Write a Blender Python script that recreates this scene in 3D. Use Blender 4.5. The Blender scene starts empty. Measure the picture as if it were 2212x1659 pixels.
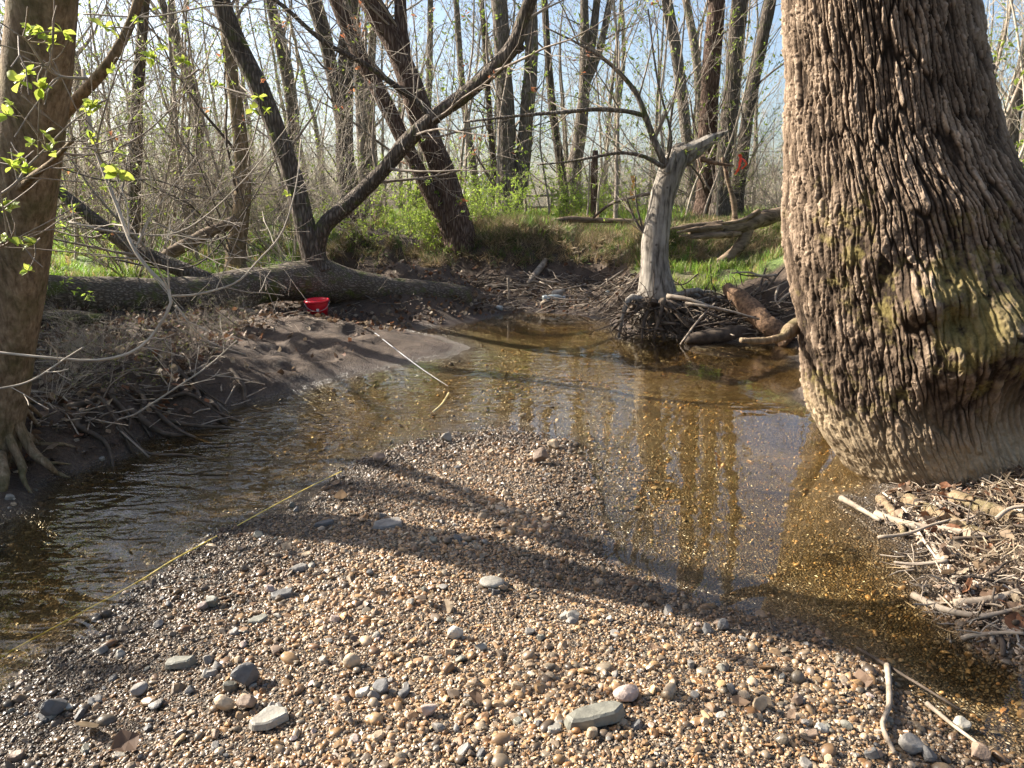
import bpy, bmesh, math, random
import numpy as np
from mathutils import Vector, Matrix

sc = bpy.context.scene
COL = sc.collection
R = math.radians

# ------------------------------------------------------------------ camera
CAM_H, PITCH = 1.45, R(13.4)
IW, IH, FPX = 2212.0, 1659.0, 1596.0
cam = bpy.data.cameras.new('camera'); cam_o = bpy.data.objects.new('camera', cam); COL.objects.link(cam_o)
cam.sensor_width = 36.0; cam.lens = FPX / IW * 36.0
cam.clip_start = 0.05; cam.clip_end = 2000
cam_o.location = (0, 0, CAM_H); cam_o.rotation_euler = (math.pi / 2 - PITCH, 0, 0)
sc.camera = cam_o

# ------------------------------------------------------------------ light
SUN_EL, SUN_AZ = R(33), R(-70)            # azimuth from +Y, negative = left of the view
sdir = Vector((math.sin(SUN_AZ) * math.cos(SUN_EL), math.cos(SUN_AZ) * math.cos(SUN_EL), math.sin(SUN_EL)))
world = bpy.data.worlds.new('World'); sc.world = world; world.use_nodes = True
wn = world.node_tree; wn.nodes.clear()
sky = wn.nodes.new('ShaderNodeTexSky'); sky.sky_type = 'NISHITA'; sky.sun_disc = False
sky.sun_elevation = SUN_EL; sky.sun_rotation = SUN_AZ
sky.air_density = 1.0; sky.dust_density = 3.0; sky.ozone_density = 1.5
bg = wn.nodes.new('ShaderNodeBackground'); bg.inputs['Strength'].default_value = 0.08
wo = wn.nodes.new('ShaderNodeOutputWorld')
wn.links.new(sky.outputs[0], bg.inputs[0]); wn.links.new(bg.outputs[0], wo.inputs[0])
sun = bpy.data.lights.new('sun', 'SUN'); sun.energy = 5.0; sun.angle = R(0.53); sun.color = (1.0, 0.93, 0.82)
sun_o = bpy.data.objects.new('sun', sun); COL.objects.link(sun_o)
sun_o.rotation_euler = (-sdir).to_track_quat('-Z', 'Y').to_euler(); sun_o.location = sdir * 40
vs = sc.view_settings; vs.view_transform = 'Standard'; vs.look = 'None'; vs.gamma = 1.0; vs.exposure = 1.7
vs.use_curve_mapping = False
sc.render.engine = 'CYCLES'
sc.cycles.max_bounces = 4; sc.cycles.diffuse_bounces = 2; sc.cycles.use_light_tree = False; sc.cycles.use_adaptive_sampling = True; sc.cycles.adaptive_threshold = .03; sc.cycles.transparent_max_bounces = 8; sc.cycles.sample_clamp_indirect = 6
sc.cycles.caustics_reflective = False; sc.cycles.caustics_refractive = False

# ------------------------------------------------------------------ geometry of the place
FW = np.array([0, math.cos(PITCH), -math.sin(PITCH)]); UP = np.array([0, math.sin(PITCH), math.cos(PITCH)])
CP = np.array([0, 0, CAM_H])
def ray(px, py): return FW * FPX + np.array([px - IW / 2, 0, 0]) + UP * (IH / 2 - py)
def at(px, py, Y):
    d = ray(px, py); return CP + d * (Y / d[1])
def on(px, py, z=0.0):
    d = ray(px, py); return CP + d * ((z - CAM_H) / d[2])
def pix(x, y, z):
    v = np.array([x, y, z - CAM_H]); f = v @ FW
    return IW / 2 + v[0] / f * FPX, IH / 2 - (v @ UP) / f * FPX
def pxw(w, Y): return w * Y / FPX / math.cos(PITCH)

def vnoise(P, seed=0):
    P = np.asarray(P, float); I = np.floor(P).astype(np.int64); f = P - I; f = f * f * (3 - 2 * f)
    def hsh(i, j, k):
        n = (i * 374761393 + j * 668265263 + k * 1274126177 + seed * 974634541) & 0xffffffff
        n = ((n ^ (n >> 13)) * 1274126177) & 0xffffffff
        n = ((n ^ (n >> 16)) * 2246822519) & 0xffffffff
        return (n ^ (n >> 15)) / 4294967295.0
    r = 0
    for a in (0, 1):
        wx = f[..., 0] if a else 1 - f[..., 0]
        for b in (0, 1):
            wy = f[..., 1] if b else 1 - f[..., 1]
            for c in (0, 1):
                wz = f[..., 2] if c else 1 - f[..., 2]
                r = r + wx * wy * wz * hsh(I[..., 0] + a, I[..., 1] + b, I[..., 2] + c)
    return r * 2 - 1
def fbm(P, oct=3, seed=0):
    P = np.asarray(P, float); r = 0; a = 1.0; t = 0
    for o in range(oct):
        r = r + a * vnoise(P * 2 ** o, seed + o * 17); t += a; a *= .5
    return r / t
def voro(U, V, seed=0):
    """F1, F2 of a jittered 2-d grid"""
    i0 = np.floor(U).astype(np.int64); j0 = np.floor(V).astype(np.int64)
    f1 = np.full(U.shape, 9.0); f2 = f1.copy(); idv = np.zeros(U.shape)
    def h(i, j, s):
        n = (i * 374761393 + j * 668265263 + (seed + s) * 974634541) & 0xffffffff
        n = ((n ^ (n >> 13)) * 1274126177) & 0xffffffff; n = ((n ^ (n >> 16)) * 2246822519) & 0xffffffff
        return (n ^ (n >> 15)) / 4294967295.0
    for di in (-1, 0, 1):
        for dj in (-1, 0, 1):
            i = i0 + di; j = j0 + dj
            d = np.hypot(i + h(i, j, 1) - U, j + h(i, j, 2) - V); m = d < f1
            f2 = np.where(m, f1, np.minimum(f2, d)); idv = np.where(m, h(i, j, 3), idv); f1 = np.where(m, d, f1)
    return f1, f2, idv

# terrain control points: photo pixel + height above the water
CPX = []
def cp(z, *pts): CPX.extend((on(px, py, z)[0], on(px, py, z)[1], z) for px, py in pts)
# gravel bar
cp(.10, (1100, 1640), (700, 1640), (1500, 1640)); cp(.085, (600, 1500), (1000, 1480), (1400, 1500)); cp(.065, (1000, 1300), (700, 1300), (1700, 1560))
cp(.055, (1000, 1150), (800, 1130), (1250, 1330), (400, 1420)); cp(.04, (1000, 1020), (250, 1560), (1500, 1400)); cp(.05, (1850, 1600))
cp(.004, (0, 1530), (150, 1410), (330, 1265), (520, 1140), (640, 1085), (740, 1035), (830, 990), (960, 945), (1100, 945), (1210, 965),
   (1255, 1020), (1265, 1100), (1265, 1180), (1330, 1245), (1500, 1305), (1700, 1375), (1850, 1435), (1950, 1520), (2060, 1640))
# channel and pool
cp(-.2, (300, 1080), (450, 1000), (600, 940)); cp(-.14, (100, 1210), (60, 1310), (750, 885)); cp(-.06, (0, 1420), (880, 850), (200, 1310), (640, 1020))
cp(-.045, (1000, 890), (900, 910), (1080, 905), (1200, 920)); cp(-.08, (1100, 820), (1250, 850)); cp(-.18, (1250, 760), (1150, 715))
cp(-.3, (1450, 800), (1600, 830)); cp(-.22, (1700, 860), (1690, 800), (1750, 980)); cp(-.1, (1800, 1045)); cp(-.13, (1500, 950), (1650, 1000)); cp(-.06, (1450, 1100), (1600, 1200), (1380, 1000)); cp(-.08, (1720, 1110), (1800, 1250), (1950, 1370), (2120, 1500))
cp(-.018, (1320, 1060), (1340, 1150), (1420, 1235), (1560, 1290), (1740, 1350), (1080, 915), (960, 925), (860, 960), (700, 1030), (450, 1150), (230, 1310))
# left bank
cp(0, (0, 1180), (60, 1100), (130, 1030), (280, 965), (450, 893), (650, 842), (800, 806), (900, 782), (990, 765), (1020, 752), (950, 726), (900, 712))
cp(.1, (720, 775), (860, 752), (600, 822)); cp(.2, (560, 770), (690, 720)); cp(.2, (690, 688), (620, 690)); cp(.3, (450, 735), (520, 700)); cp(.4, (300, 765), (120, 810)); cp(.32, (220, 722), (80, 730), (350, 715))
cp(.2, (420, 850), (250, 905), (110, 940)); cp(.05, (760, 698), (880, 696), (980, 686))
cp(.5, (300, 590), (150, 600), (500, 590)); cp(.6, (250, 520), (520, 525), (60, 560)); cp(.3, (600, 640), (450, 690))
# reach behind the log
cp(-.12, (800, 655), (900, 664), (830, 630), (770, 618), (720, 625), (750, 662), (860, 672), (950, 668), (1000, 668)); cp(.12, (740, 587), (790, 592)); cp(.3, (700, 590)); cp(.55, (640, 570)); cp(.75, (860, 560), (780, 545)); cp(1.05, (860, 505), (760, 500), (700, 490))
# far bank
cp(0, (1090, 676), (1200, 677), (1320, 690)); cp(.12, (1200, 645), (1320, 650), (1060, 655)); cp(.27, (1150, 610), (1300, 612), (1020, 612)); cp(.62, (1100, 560), (1250, 560), (950, 570)); cp(1.02, (1100, 505), (1300, 500), (960, 500))
cp(0, (1340, 732), (1500, 748), (1700, 770)); cp(.15, (1450, 690), (1600, 705)); cp(.4, (1520, 612), (1650, 615), (1400, 610)); cp(.75, (1580, 560), (1690, 560), (1400, 565)); cp(1.1, (1530, 490), (1690, 495), (1420, 500))
# right bank with the big tree
cp(0, (1740, 800), (1790, 900), (1860, 1000), (1890, 1080), (1830, 1075), (1900, 1140), (1985, 1250), (2020, 1320), (2140, 1415), (2212, 1450))
cp(.03, (1960, 1130), (2060, 1260), (2140, 1340)); cp(.05, (2120, 1150), (2190, 1270), (2050, 1130)); cp(.16, (2212, 1060)); cp(.08, (2280, 1200), (2320, 1350))
CPX += [(3.2, 4.6, .6), (2.9, 5.6, .55), (4.5, 4, .9), (5, 7, 1.0), (4.2, 2, .3), (3, 1, .15), (3.6, 9, 1.05), (6, 12, 1.15), (2.2, .3, .1), (1.2, 0, .08), (0, -1, .12), (-1, .5, .06), (-2.2, .3, -.08), (-2.6, 1.2, -.1), (-3.0, 2.4, -.05),
        (-3.3, 3.0, .15), (-3.6, 1.5, .35), (-4.2, 3.4, .5), (-4.5, 0, .6), (-6, 2, .65), (-6, 6, .55), (-10, 8, .6), (-3.4, 5.0, .4), (-2, -3, 0), (0, -5, .2), (4, -4, .7), (-6, -5, .7), (-10, 0, .7), (10, 0, 1.0), (8, 5, 1.1),
        (-8, 14, .62), (-5, 16, .75), (-12, 22, .75), (0, 17, 1.1), (4, 17, 1.15), (0, 25, 1.1), (10, 20, 1.15), (-6, 24, 1.0), (-25, 10, .8), (25, 10, 1.2), (0, 45, 1.1), (-30, 40, 1.0), (30, 40, 1.2)]
CPX = np.array(CPX)
def _solve():
    n = len(CPX); D = np.hypot(CPX[:, None, 0] - CPX[None, :, 0], CPX[:, None, 1] - CPX[None, :, 1])
    A = np.zeros((n + 3, n + 3)); A[:n, :n] = -D - np.eye(n) * .02; A[:n, n] = 1; A[:n, n + 1:] = CPX[:, :2]; A[n, :n] = 1; A[n + 1:, :n] = CPX[:, :2].T
    b = np.zeros(n + 3); b[:n] = CPX[:, 2]; return np.linalg.solve(A, b)
RW = _solve()
def height(x, y):
    x = np.asarray(x, float); y = np.asarray(y, float); shp = x.shape; x = x.ravel(); y = y.ravel(); n = len(CPX)
    out = np.empty(len(x))
    for s in range(0, len(x), 20000):
        a, b = x[s:s + 20000], y[s:s + 20000]
        D = np.hypot(a[:, None] - CPX[None, :, 0], b[:, None] - CPX[None, :, 1])
        out[s:s + 20000] = -D @ RW[:n] + RW[n] + RW[n + 1] * a + RW[n + 2] * b
    rr = np.hypot(x, y - 8); k = np.clip((rr - 30) / 20, 0, 1); out = out * (1 - k) + 1.1 * k
    P = np.stack([x, y, x * 0], -1)
    lb = np.clip((-1.3 - x) / .5, 0, 1) * np.clip((out - .02) / .15, 0, 1) * (y < 8); fb = np.clip((y - 10.5) / 1, 0, 1) * np.clip((out - .2) / .3, 0, 1) * (np.abs(x) < 8) * (y < 15.5)
    amp = np.clip((out - .1) / .4, 0, 1) * .09 + .012 + .05 * lb + .09 * fb + .03 * np.clip((-.2 - x) / .6, 0, 1) * np.clip((out - .02) / .08, 0, 1) * (y > 5) * (y < 8.6)
    out = out + fbm(P * 1.7, 3, 5) * amp + vnoise(P * 6, 9) * np.minimum(amp, .08) * .45 + vnoise(P * 15, 19) * np.minimum(amp, .06) * .25
    return out.reshape(shp)
def hz(x, y): return float(height(np.array([x]), np.array([y]))[0])
def ghit(px, py):
    d = ray(px, py); d = d / d[1]; Y = np.geomspace(1.2, 60, 260)
    for _ in range(2):
        Q = CP[None] + d[None] * Y[:, None]; k = int(np.argmax(Q[:, 2] < height(Q[:, 0], Q[:, 1])))
        if not k: return Q[-1]
        Y = np.linspace(Y[k - 1], Y[k], 12)
    return Q[k]

# ------------------------------------------------------------------ materials
def mat(name):
    m = bpy.data.materials.new(name); m.use_nodes = True; nt = m.node_tree; nt.nodes.clear()
    o = nt.nodes.new('ShaderNodeOutputMaterial'); b = nt.nodes.new('ShaderNodeBsdfPrincipled'); nt.links.new(b.outputs[0], o.inputs[0])
    return m, nt, b, o
class NT:
    def __init__(s, nt): s.nt = nt
    def n(s, t, **k):
        x = s.nt.nodes.new('ShaderNode' + t)
        for a, v in k.items(): setattr(x, a, v)
        return x
    def l(s, a, b): s.nt.links.new(a, b)
    def coord(s, kind='Object', scale=(1, 1, 1)):
        t = s.n('TexCoord'); mp = s.n('Mapping'); mp.inputs['Scale'].default_value = scale; s.l(t.outputs[kind], mp.inputs[0]); return mp.outputs[0]
    def noise(s, v, scale, detail=4, rough=.55, dist=0):
        x = s.n('TexNoise'); x.inputs['Scale'].default_value = scale; x.inputs['Detail'].default_value = min(detail, 3); x.inputs['Roughness'].default_value = rough; x.inputs['Distortion'].default_value = dist
        if v is not None: s.l(v, x.inputs['Vector'])
        return x.outputs[0]
    def ramp(s, f, stops):
        x = s.n('ValToRGB'); el = x.color_ramp.elements
        while len(el) < len(stops): el.new(.5)
        for e, (p, c) in zip(el, stops): e.position = p; e.color = (*c, 1) if len(c) == 3 else c
        s.l(f, x.inputs[0]); return x.outputs[0]
    def mix(s, f, a, b, mode='MIX'):
        x = s.n('Mix', data_type='RGBA', blend_type=mode)
        for sock, v in ((x.inputs[0], f), (x.inputs[6], a), (x.inputs[7], b)):
            if hasattr(v, 'is_linked'): s.l(v, sock)
            elif isinstance(v, (int, float)): sock.default_value = v
            else: sock.default_value = (*v, 1)
        return x.outputs[2]
    def math(s, op, a, b=0.0):
        x = s.n('Math', operation=op)
        for i, v in enumerate((a, b)):
            if hasattr(v, 'is_linked'): s.l(v, x.inputs[i])
            else: x.inputs[i].default_value = v
        return x.outputs[0]
    def bump(s, h, strength, dist, normal=None):
        x = s.n('Bump'); x.inputs['Strength'].default_value = strength; x.inputs['Distance'].default_value = dist; s.l(h, x.inputs['Height'])
        if normal is not None: s.l(normal, x.inputs['Normal'])
        return x.outputs[0]

def bark_mat(name, dark, mid, light, axis='z', scale=26, depth=.02, moss=0.0, stretch=.16):
    m, nt, b, o = mat(name); N = NT(nt)
    st = {'z': (1, 1, stretch), 'x': (stretch, 1, 1)}[axis]
    v = N.coord('Object', st); v0 = N.coord('Object')
    vo = N.n('TexVoronoi', feature='DISTANCE_TO_EDGE'); vo.inputs['Scale'].default_value = scale
    warp = N.n('VectorMath', operation='ADD'); wn_ = N.n('TexNoise'); wn_.inputs['Scale'].default_value = 9; N.l(v, wn_.inputs[0])
    sc_ = N.n('VectorMath', operation='SCALE'); sc_.inputs['Scale'].default_value = .09; N.l(wn_.outputs[1], sc_.inputs[0]); N.l(v, warp.inputs[0]); N.l(sc_.outputs[0], warp.inputs[1])
    N.l(warp.outputs[0], vo.inputs['Vector'])
    e = N.ramp(vo.outputs['Distance'], [(0, (0, 0, 0)), (.35, (1, 1, 1))])
    nz = N.noise(v, 60, 5, .65); big = N.noise(v0, 2.2, 4, .6)
    hgt = N.math('ADD', e, N.math('MULTIPLY', nz, .5))
    col = N.ramp(N.math('MULTIPLY', hgt, .75), [(.15, dark), (.6, mid), (1, light)])
    col = N.mix(N.ramp(big, [(.35, (0, 0, 0)), (.7, (1, 1, 1))]), col, N.mix(1.0, col, (.7, .68, .66), 'MULTIPLY'))
    if moss:
        mo = N.ramp(N.noise(v0, 5, 6, .7), [(.62 - moss * .2, (0, 0, 0)), (.75 - moss * .15, (1, 1, 1))])
        col = N.mix(mo, col, (.09, .1, .03))
    N.l(col, b.inputs['Base Color']); b.inputs['Roughness'].default_value = .9; b.inputs['Specular IOR Level'].default_value = .2
    N.l(N.bump(hgt, .8, depth), b.inputs['Normal']); return m
def plain(name, c1, c2, scale=8, rough=.8, bump=.0, spec=.3, axis=None):
    m, nt, b, o = mat(name); N = NT(nt); v = N.coord('Object', axis or (1, 1, 1)); f = N.noise(v, scale, 4, .6)
    N.l(N.ramp(f, [(.3, c1), (.7, c2)]), b.inputs['Base Color']); b.inputs['Roughness'].default_value = rough; b.inputs['Specular IOR Level'].default_value = spec
    if bump: N.l(N.bump(f, .6, bump), b.inputs['Normal'])
    return m
def leaf_mat(name, c1, c2, trans=.5):
    m, nt, b, o = mat(name); N = NT(nt); a = N.n('Attribute', attribute_name='lc'); r = N.ramp(a.outputs['Fac'], [(0, c1), (1, c2)])
    N.l(r, b.inputs['Base Color']); b.inputs['Roughness'].default_value = .55
    t = N.n('BsdfTranslucent'); N.l(r, t.inputs[0]); mx = N.n('MixShader'); mx.inputs[0].default_value = trans
    N.l(b.outputs[0], mx.inputs[1]); N.l(t.outputs[0], mx.inputs[2]); N.l(mx.outputs[0], o.inputs[0]); return m
def inst_mat(name, rough=.55, trans=0.0, spec=.4, bump=0.0, two=False):
    m, nt, b, o = mat(name); N = NT(nt); a = N.n('Attribute', attribute_name='col', attribute_type='INSTANCER')
    c = a.outputs['Color']
    nz = N.noise(N.coord('Object'), 1.7 if not two else 3, 5, .65)
    c = N.mix(1.0, c, N.ramp(nz, [(.25, (.62, .6, .58)), (.7, (1.18, 1.16, 1.12))]), 'MULTIPLY')
    N.l(c, b.inputs['Base Color']); b.inputs['Roughness'].default_value = rough; b.inputs['Specular IOR Level'].default_value = spec
    if bump: N.l(N.bump(nz, .5, bump), b.inputs['Normal'])
    if trans:
        t = N.n('BsdfTranslucent'); N.l(c, t.inputs[0]); mx = N.n('MixShader'); mx.inputs[0].default_value = trans
        N.l(b.outputs[0], mx.inputs[1]); N.l(t.outputs[0], mx.inputs[2]); N.l(mx.outputs[0], o.inputs[0])
    return m

M = {}
M['bark_dark'] = bark_mat('bark_dark', (.055, .044, .034), (.14, .112, .088), (.23, .19, .155), scale=30, depth=.015, moss=.25)
M['bark_grey'] = bark_mat('bark_grey', (.09, .073, .058), (.22, .185, .15), (.33, .29, .24), scale=26, depth=.015, moss=.3)
M['bark_red'] = bark_mat('bark_red', (.05, .03, .02), (.15, .1, .075), (.24, .18, .14), scale=28, depth=.02)
def smooth_bark(name):
    m, nt, b, o = mat(name); N = NT(nt); v = N.coord('Object', (1, 1, .12)); v0 = N.coord('Object'); f = N.noise(v, 46, 3, .65, .6); g = N.noise(v0, 7, 3, .65)
    c = N.ramp(f, [(.3, (.12, .085, .05)), (.5, (.24, .175, .11)), (.72, (.37, .29, .195))]); c = N.mix(N.ramp(g, [(.45, (0, 0, 0)), (.68, (.75, .75, .75))]), c, (.1, .095, .04)); c = N.mix(1.0, c, N.ramp(N.noise(v0, 21, 3, .7), [(.3, (.65, .62, .58)), (.65, (1.1, 1.08, 1.05))]), 'MULTIPLY')
    N.l(c, b.inputs['Base Color']); b.inputs['Roughness'].default_value = .9; b.inputs['Specular IOR Level'].default_value = .2; N.l(N.bump(N.math('ADD', f, N.noise(v0, 60, 3, .7)), .8, .008), b.inputs['Normal']); return m
M['bark_left'] = smooth_bark('bark_left')
M['bark_log'] = bark_mat('bark_log', (.07, .054, .04), (.16, .13, .1), (.27, .225, .18), axis='x', scale=40, depth=.009, moss=.5, stretch=.14)
M['twig'] = plain('twig', (.17, .135, .1), (.34, .28, .22), 6, .8)
M['twig_dark'] = plain('twig_dark', (.07, .055, .042), (.15, .12, .095), 6, .85)
M['twig_pale'] = plain('twig_pale', (.3, .25, .19), (.5, .43, .34), 6, .8)
def dead_mat(name, sc_, tint=(1, 1, 1)):
    m, nt, b, o = mat(name); N = NT(nt); v = N.coord('Object', sc_); v0 = N.coord('Object'); f = N.noise(v, 24, 3, .6, .4); g = N.noise(v0, 5, 3, .6)
    c = N.ramp(f, [(.3, (.06, .05, .042)), (.46, (.22, .195, .165)), (.68, (.38, .345, .3))]); c = N.mix(1.0, c, N.ramp(g, [(.3, (.6, .57, .53)), (.6, (1.05, 1.03, 1))]), 'MULTIPLY')
    k = N.n('TexVoronoi'); k.inputs['Scale'].default_value = 7; N.l(v0, k.inputs['Vector']); c = N.mix(N.ramp(k.outputs['Distance'], [(.06, (.8, .8, .8)), (.14, (0, 0, 0))]), c, (.06, .045, .035))
    c = N.mix(1.0, c, tint, 'MULTIPLY'); N.l(c, b.inputs['Base Color']); b.inputs['Roughness'].default_value = .85; b.inputs['Specular IOR Level'].default_value = .2; N.l(N.bump(f, .7, .012), b.inputs['Normal']); return m
M['dead'] = dead_mat('deadwood', (1, 1, .13)); M['dead_x'] = dead_mat('deadwood_lying', (.13, 1, 1), (.72, .6, .48))
M['drift'] = plain('driftwood', (.15, .115, .085), (.4, .33, .25), 14, .8, .004, axis=(1, 1, 1))
M['drift_dark'] = plain('driftwood_dark', (.035, .026, .019), (.12, .09, .066), 14, .85, .004)
M['rot'] = plain('rotten_wood', (.05, .03, .02), (.25, .15, .085), 26, .9, .03)
M['root'] = plain('root_bark', (.04, .03, .022), (.14, .105, .075), 12, .85, .006)
M['leaf'] = leaf_mat('leaf', (.24, .34, .04), (.5, .54, .1), .5)
M['bud'] = leaf_mat('bud', (.16, .24, .03), (.36, .42, .08), .5)
M['samara'] = leaf_mat('samara', (.4, .13, .06), (.55, .28, .13), .5)
M['greenleaf'] = leaf_mat('green_leaf', (.2, .3, .04), (.45, .55, .1), .55)
M['shrubleaf'] = leaf_mat('shrub_leaf', (.13, .2, .025), (.34, .4, .06), .5)

# ------------------------------------------------------------------ mesh building
STUFFP = {'young_leaves', 'red_seeds', 'leaves', 'rootlets', 'side_twigs', 'branches', 'stems'}
def link(o, parent=None):
    if parent is not None and o.name.split('.')[0] in STUFFP: o['kind'] = 'stuff'
    COL.objects.link(o)
    if parent is not None: o.parent = parent
    return o
def tag(o, label=None, cat=None, group=None, kind=None):
    if label: o['label'] = label
    if cat: o['category'] = cat
    if group: o['group'] = group
    if kind: o['kind'] = kind
    return o
def empty(name, loc, label, cat, group=None):
    o = bpy.data.objects.new(name, None); o.empty_display_size = .1; o.location = loc; link(o); return tag(o, label, cat, group)
class MB:
    def __init__(s): s.V = []; s.Q = []; s.T = []; s.n = 0; s.A = []
    def add(s, v, q=None, t=None, a=None):
        v = np.asarray(v, float)
        if q is not None and len(q): s.Q.append(np.asarray(q, np.int64) + s.n)
        if t is not None and len(t): s.T.append(np.asarray(t, np.int64) + s.n)
        s.V.append(v); s.A.append(np.full(len(v), .5) if a is None else a); s.n += len(v)
    def tube(s, P, r, sides=6, cap=False, lump=0.0, seed=0):
        P = np.asarray(P, float); n = len(P); r = np.atleast_1d(np.asarray(r, float)); r = np.interp(np.linspace(0, 1, n), np.linspace(0, 1, len(r)), r) if len(r) > 1 else np.full(n, r[0])
        T = np.empty_like(P); T[1:-1] = P[2:] - P[:-2]; T[0] = P[1] - P[0]; T[-1] = P[-1] - P[-2]
        T /= np.linalg.norm(T, axis=1)[:, None] + 1e-12
        Nn = np.empty_like(P); a = np.array([0, 1., 0]) if abs(T[0, 1]) < .8 else np.array([1., 0, 0])
        x = a - T[0] * (a @ T[0]); x /= np.linalg.norm(x); Nn[0] = x
        for i in range(1, n):
            x = x - T[i] * (x @ T[i]); x = x / (math.sqrt(x @ x) + 1e-12); Nn[i] = x
        B = np.cross(T, Nn); th = np.arange(sides) * (2 * math.pi / sides)
        ring = np.cos(th)[None, :, None] * Nn[:, None] + np.sin(th)[None, :, None] * B[:, None]
        rr = r[:, None] * np.ones((1, sides))
        if lump:
            q = P[:, None] + ring * r[:, None, None]
            rr = rr * (1 + lump * fbm(q * (0.9 / max(r.max(), .02)), 3, seed) + lump * .5 * fbm(q * (.3 / max(r.max(), .02)), 2, seed + 3))
        v = (P[:, None] + ring * rr[..., None]).reshape(-1, 3)
        i = (np.arange(n - 1) * sides)[:, None]; j = np.arange(sides)[None]; j2 = (j + 1) % sides
        q = np.stack([i + j, i + j2, i + sides + j2, i + sides + j], -1).reshape(-1, 4); t = None
        if cap:
            v = np.vstack([v, P[0], P[-1]]); c0, c1 = n * sides, n * sides + 1; k = np.arange(sides); k2 = (k + 1) % sides
            t = np.vstack([np.stack([np.full(sides, c0), k2, k], 1), np.stack([np.full(sides, c1), (n - 1) * sides + k, (n - 1) * sides + k2], 1)])
        s.add(v, q, t)
    def leaves(s, C, D, size, rng, width=.45):
        C = np.asarray(C); n = len(C)
        if not n: return
        D = D / (np.linalg.norm(D, axis=1)[:, None] + 1e-9); S = rng.normal(size=(n, 3)); S -= D * (S * D).sum(1)[:, None]; S /= np.linalg.norm(S, axis=1)[:, None] + 1e-9
        U = np.cross(D, S); L = (size * rng.uniform(.6, 1.3, n))[:, None]; w = L * width
        v = np.stack([C, C + D * L * .5 + S * w * .5 + U * L * .08, C + D * L - U * L * .1, C + D * L * .5 - S * w * .5 + U * L * .08], 1).reshape(-1, 3)
        q = np.arange(4 * n).reshape(-1, 4); s.add(v, None, np.vstack([q[:, [0, 1, 2]], q[:, [0, 2, 3]]]), np.repeat(rng.uniform(0, 1, n), 4))
    def mesh(s, name, m, smooth=True, attr=False):
        me = bpy.data.meshes.new(name); V = np.vstack(s.V).astype(np.float32)
        Q = np.vstack(s.Q) if s.Q else np.zeros((0, 4), int); T = np.vstack(s.T) if s.T else np.zeros((0, 3), int)
        me.vertices.add(len(V)); me.vertices.foreach_set('co', V.ravel())
        L = np.concatenate([Q.ravel(), T.ravel()]).astype(np.int32); me.loops.add(len(L)); me.loops.foreach_set('vertex_index', L)
        st = np.concatenate([np.arange(len(Q)) * 4, len(Q) * 4 + np.arange(len(T)) * 3]).astype(np.int32); me.polygons.add(len(st)); me.polygons.foreach_set('loop_start', st)
        if attr:
            a = me.attributes.new('lc', 'FLOAT', 'POINT'); a.data.foreach_set('value', np.concatenate(s.A).astype(np.float32))
        me.update(calc_edges=True)
        me.polygons.foreach_set('use_smooth', np.full(len(me.polygons), smooth)); me.materials.append(m); return me
    def obj(s, name, m, parent=None, smooth=True, attr=False):
        if not s.n: return None
        o = bpy.data.objects.new(name, s.mesh(name, m, smooth, attr)); return link(o, parent)
def spline(P, n):
    P = np.asarray(P, float); k = len(P)
    if k < 3: t = np.linspace(0, 1, n)[:, None]; return P[0] * (1 - t) + P[-1] * t
    Q = np.vstack([2 * P[0] - P[1], P, 2 * P[-1] - P[-2]]); u = np.linspace(0, k - 1 - 1e-6, n); i = u.astype(int); f = (u - i)[:, None]
    a, b, c, d = Q[i], Q[i + 1], Q[i + 2], Q[i + 3]
    return .5 * (2 * b + (c - a) * f + (2 * a - 5 * b + 4 * c - d) * f ** 2 + (3 * b - a - 3 * c + d) * f ** 3)
def norm(v): return v / (math.sqrt(float(v @ v)) + 1e-12)
UPV = np.array([0, 0, 1.0])
def side_dir(d, ang, rng):
    a = rng.normal(size=3); a -= d * (a @ d); a = norm(a); return norm(d * math.cos(ang) + a * math.sin(ang))
class Sp:                               # how a tree of a kind branches, level by level
    def __init__(s, **k):
        s.wig = (.06, .12, .16, .2); s.trop = (.1, .12, .05, .03); s.num = (2.2, 3.2, 5, 0); s.start = (.4, .15, .15, 0); s.ang = (.8, .75, .7, .6)
        s.lr = (.45, .45, .4, .4); s.rr = (.45, .5, .55, .6); s.sides = (10, 5, 4, 3); s.maxlev = 3; s.minr = .0022; s.seg = (2.0, 3.5, 6, 9); s.tap = .15
        s.__dict__.update(k)
def grow(mbs, p, d, L, r, lev, rng, S, tips):
    n = int(min(18, max(3, L * S.seg[lev]))); st = L / n; P = [p]; D = [d]
    w = rng.normal(0, S.wig[lev], (n, 3))
    for i in range(n):
        d = norm(d + w[i] + UPV * (S.trop[lev] * st)); p = p + d * st; P.append(p); D.append(d)
    t = np.linspace(0, 1, n + 1); rad = np.maximum(r * (1 - (1 - S.tap) * t), S.minr)
    mbs[min(lev, len(mbs) - 1)].tube(P, rad, S.sides[lev])
    spawn(mbs, P, D, rad, L, lev, rng, S, tips, S.start[lev])
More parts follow.
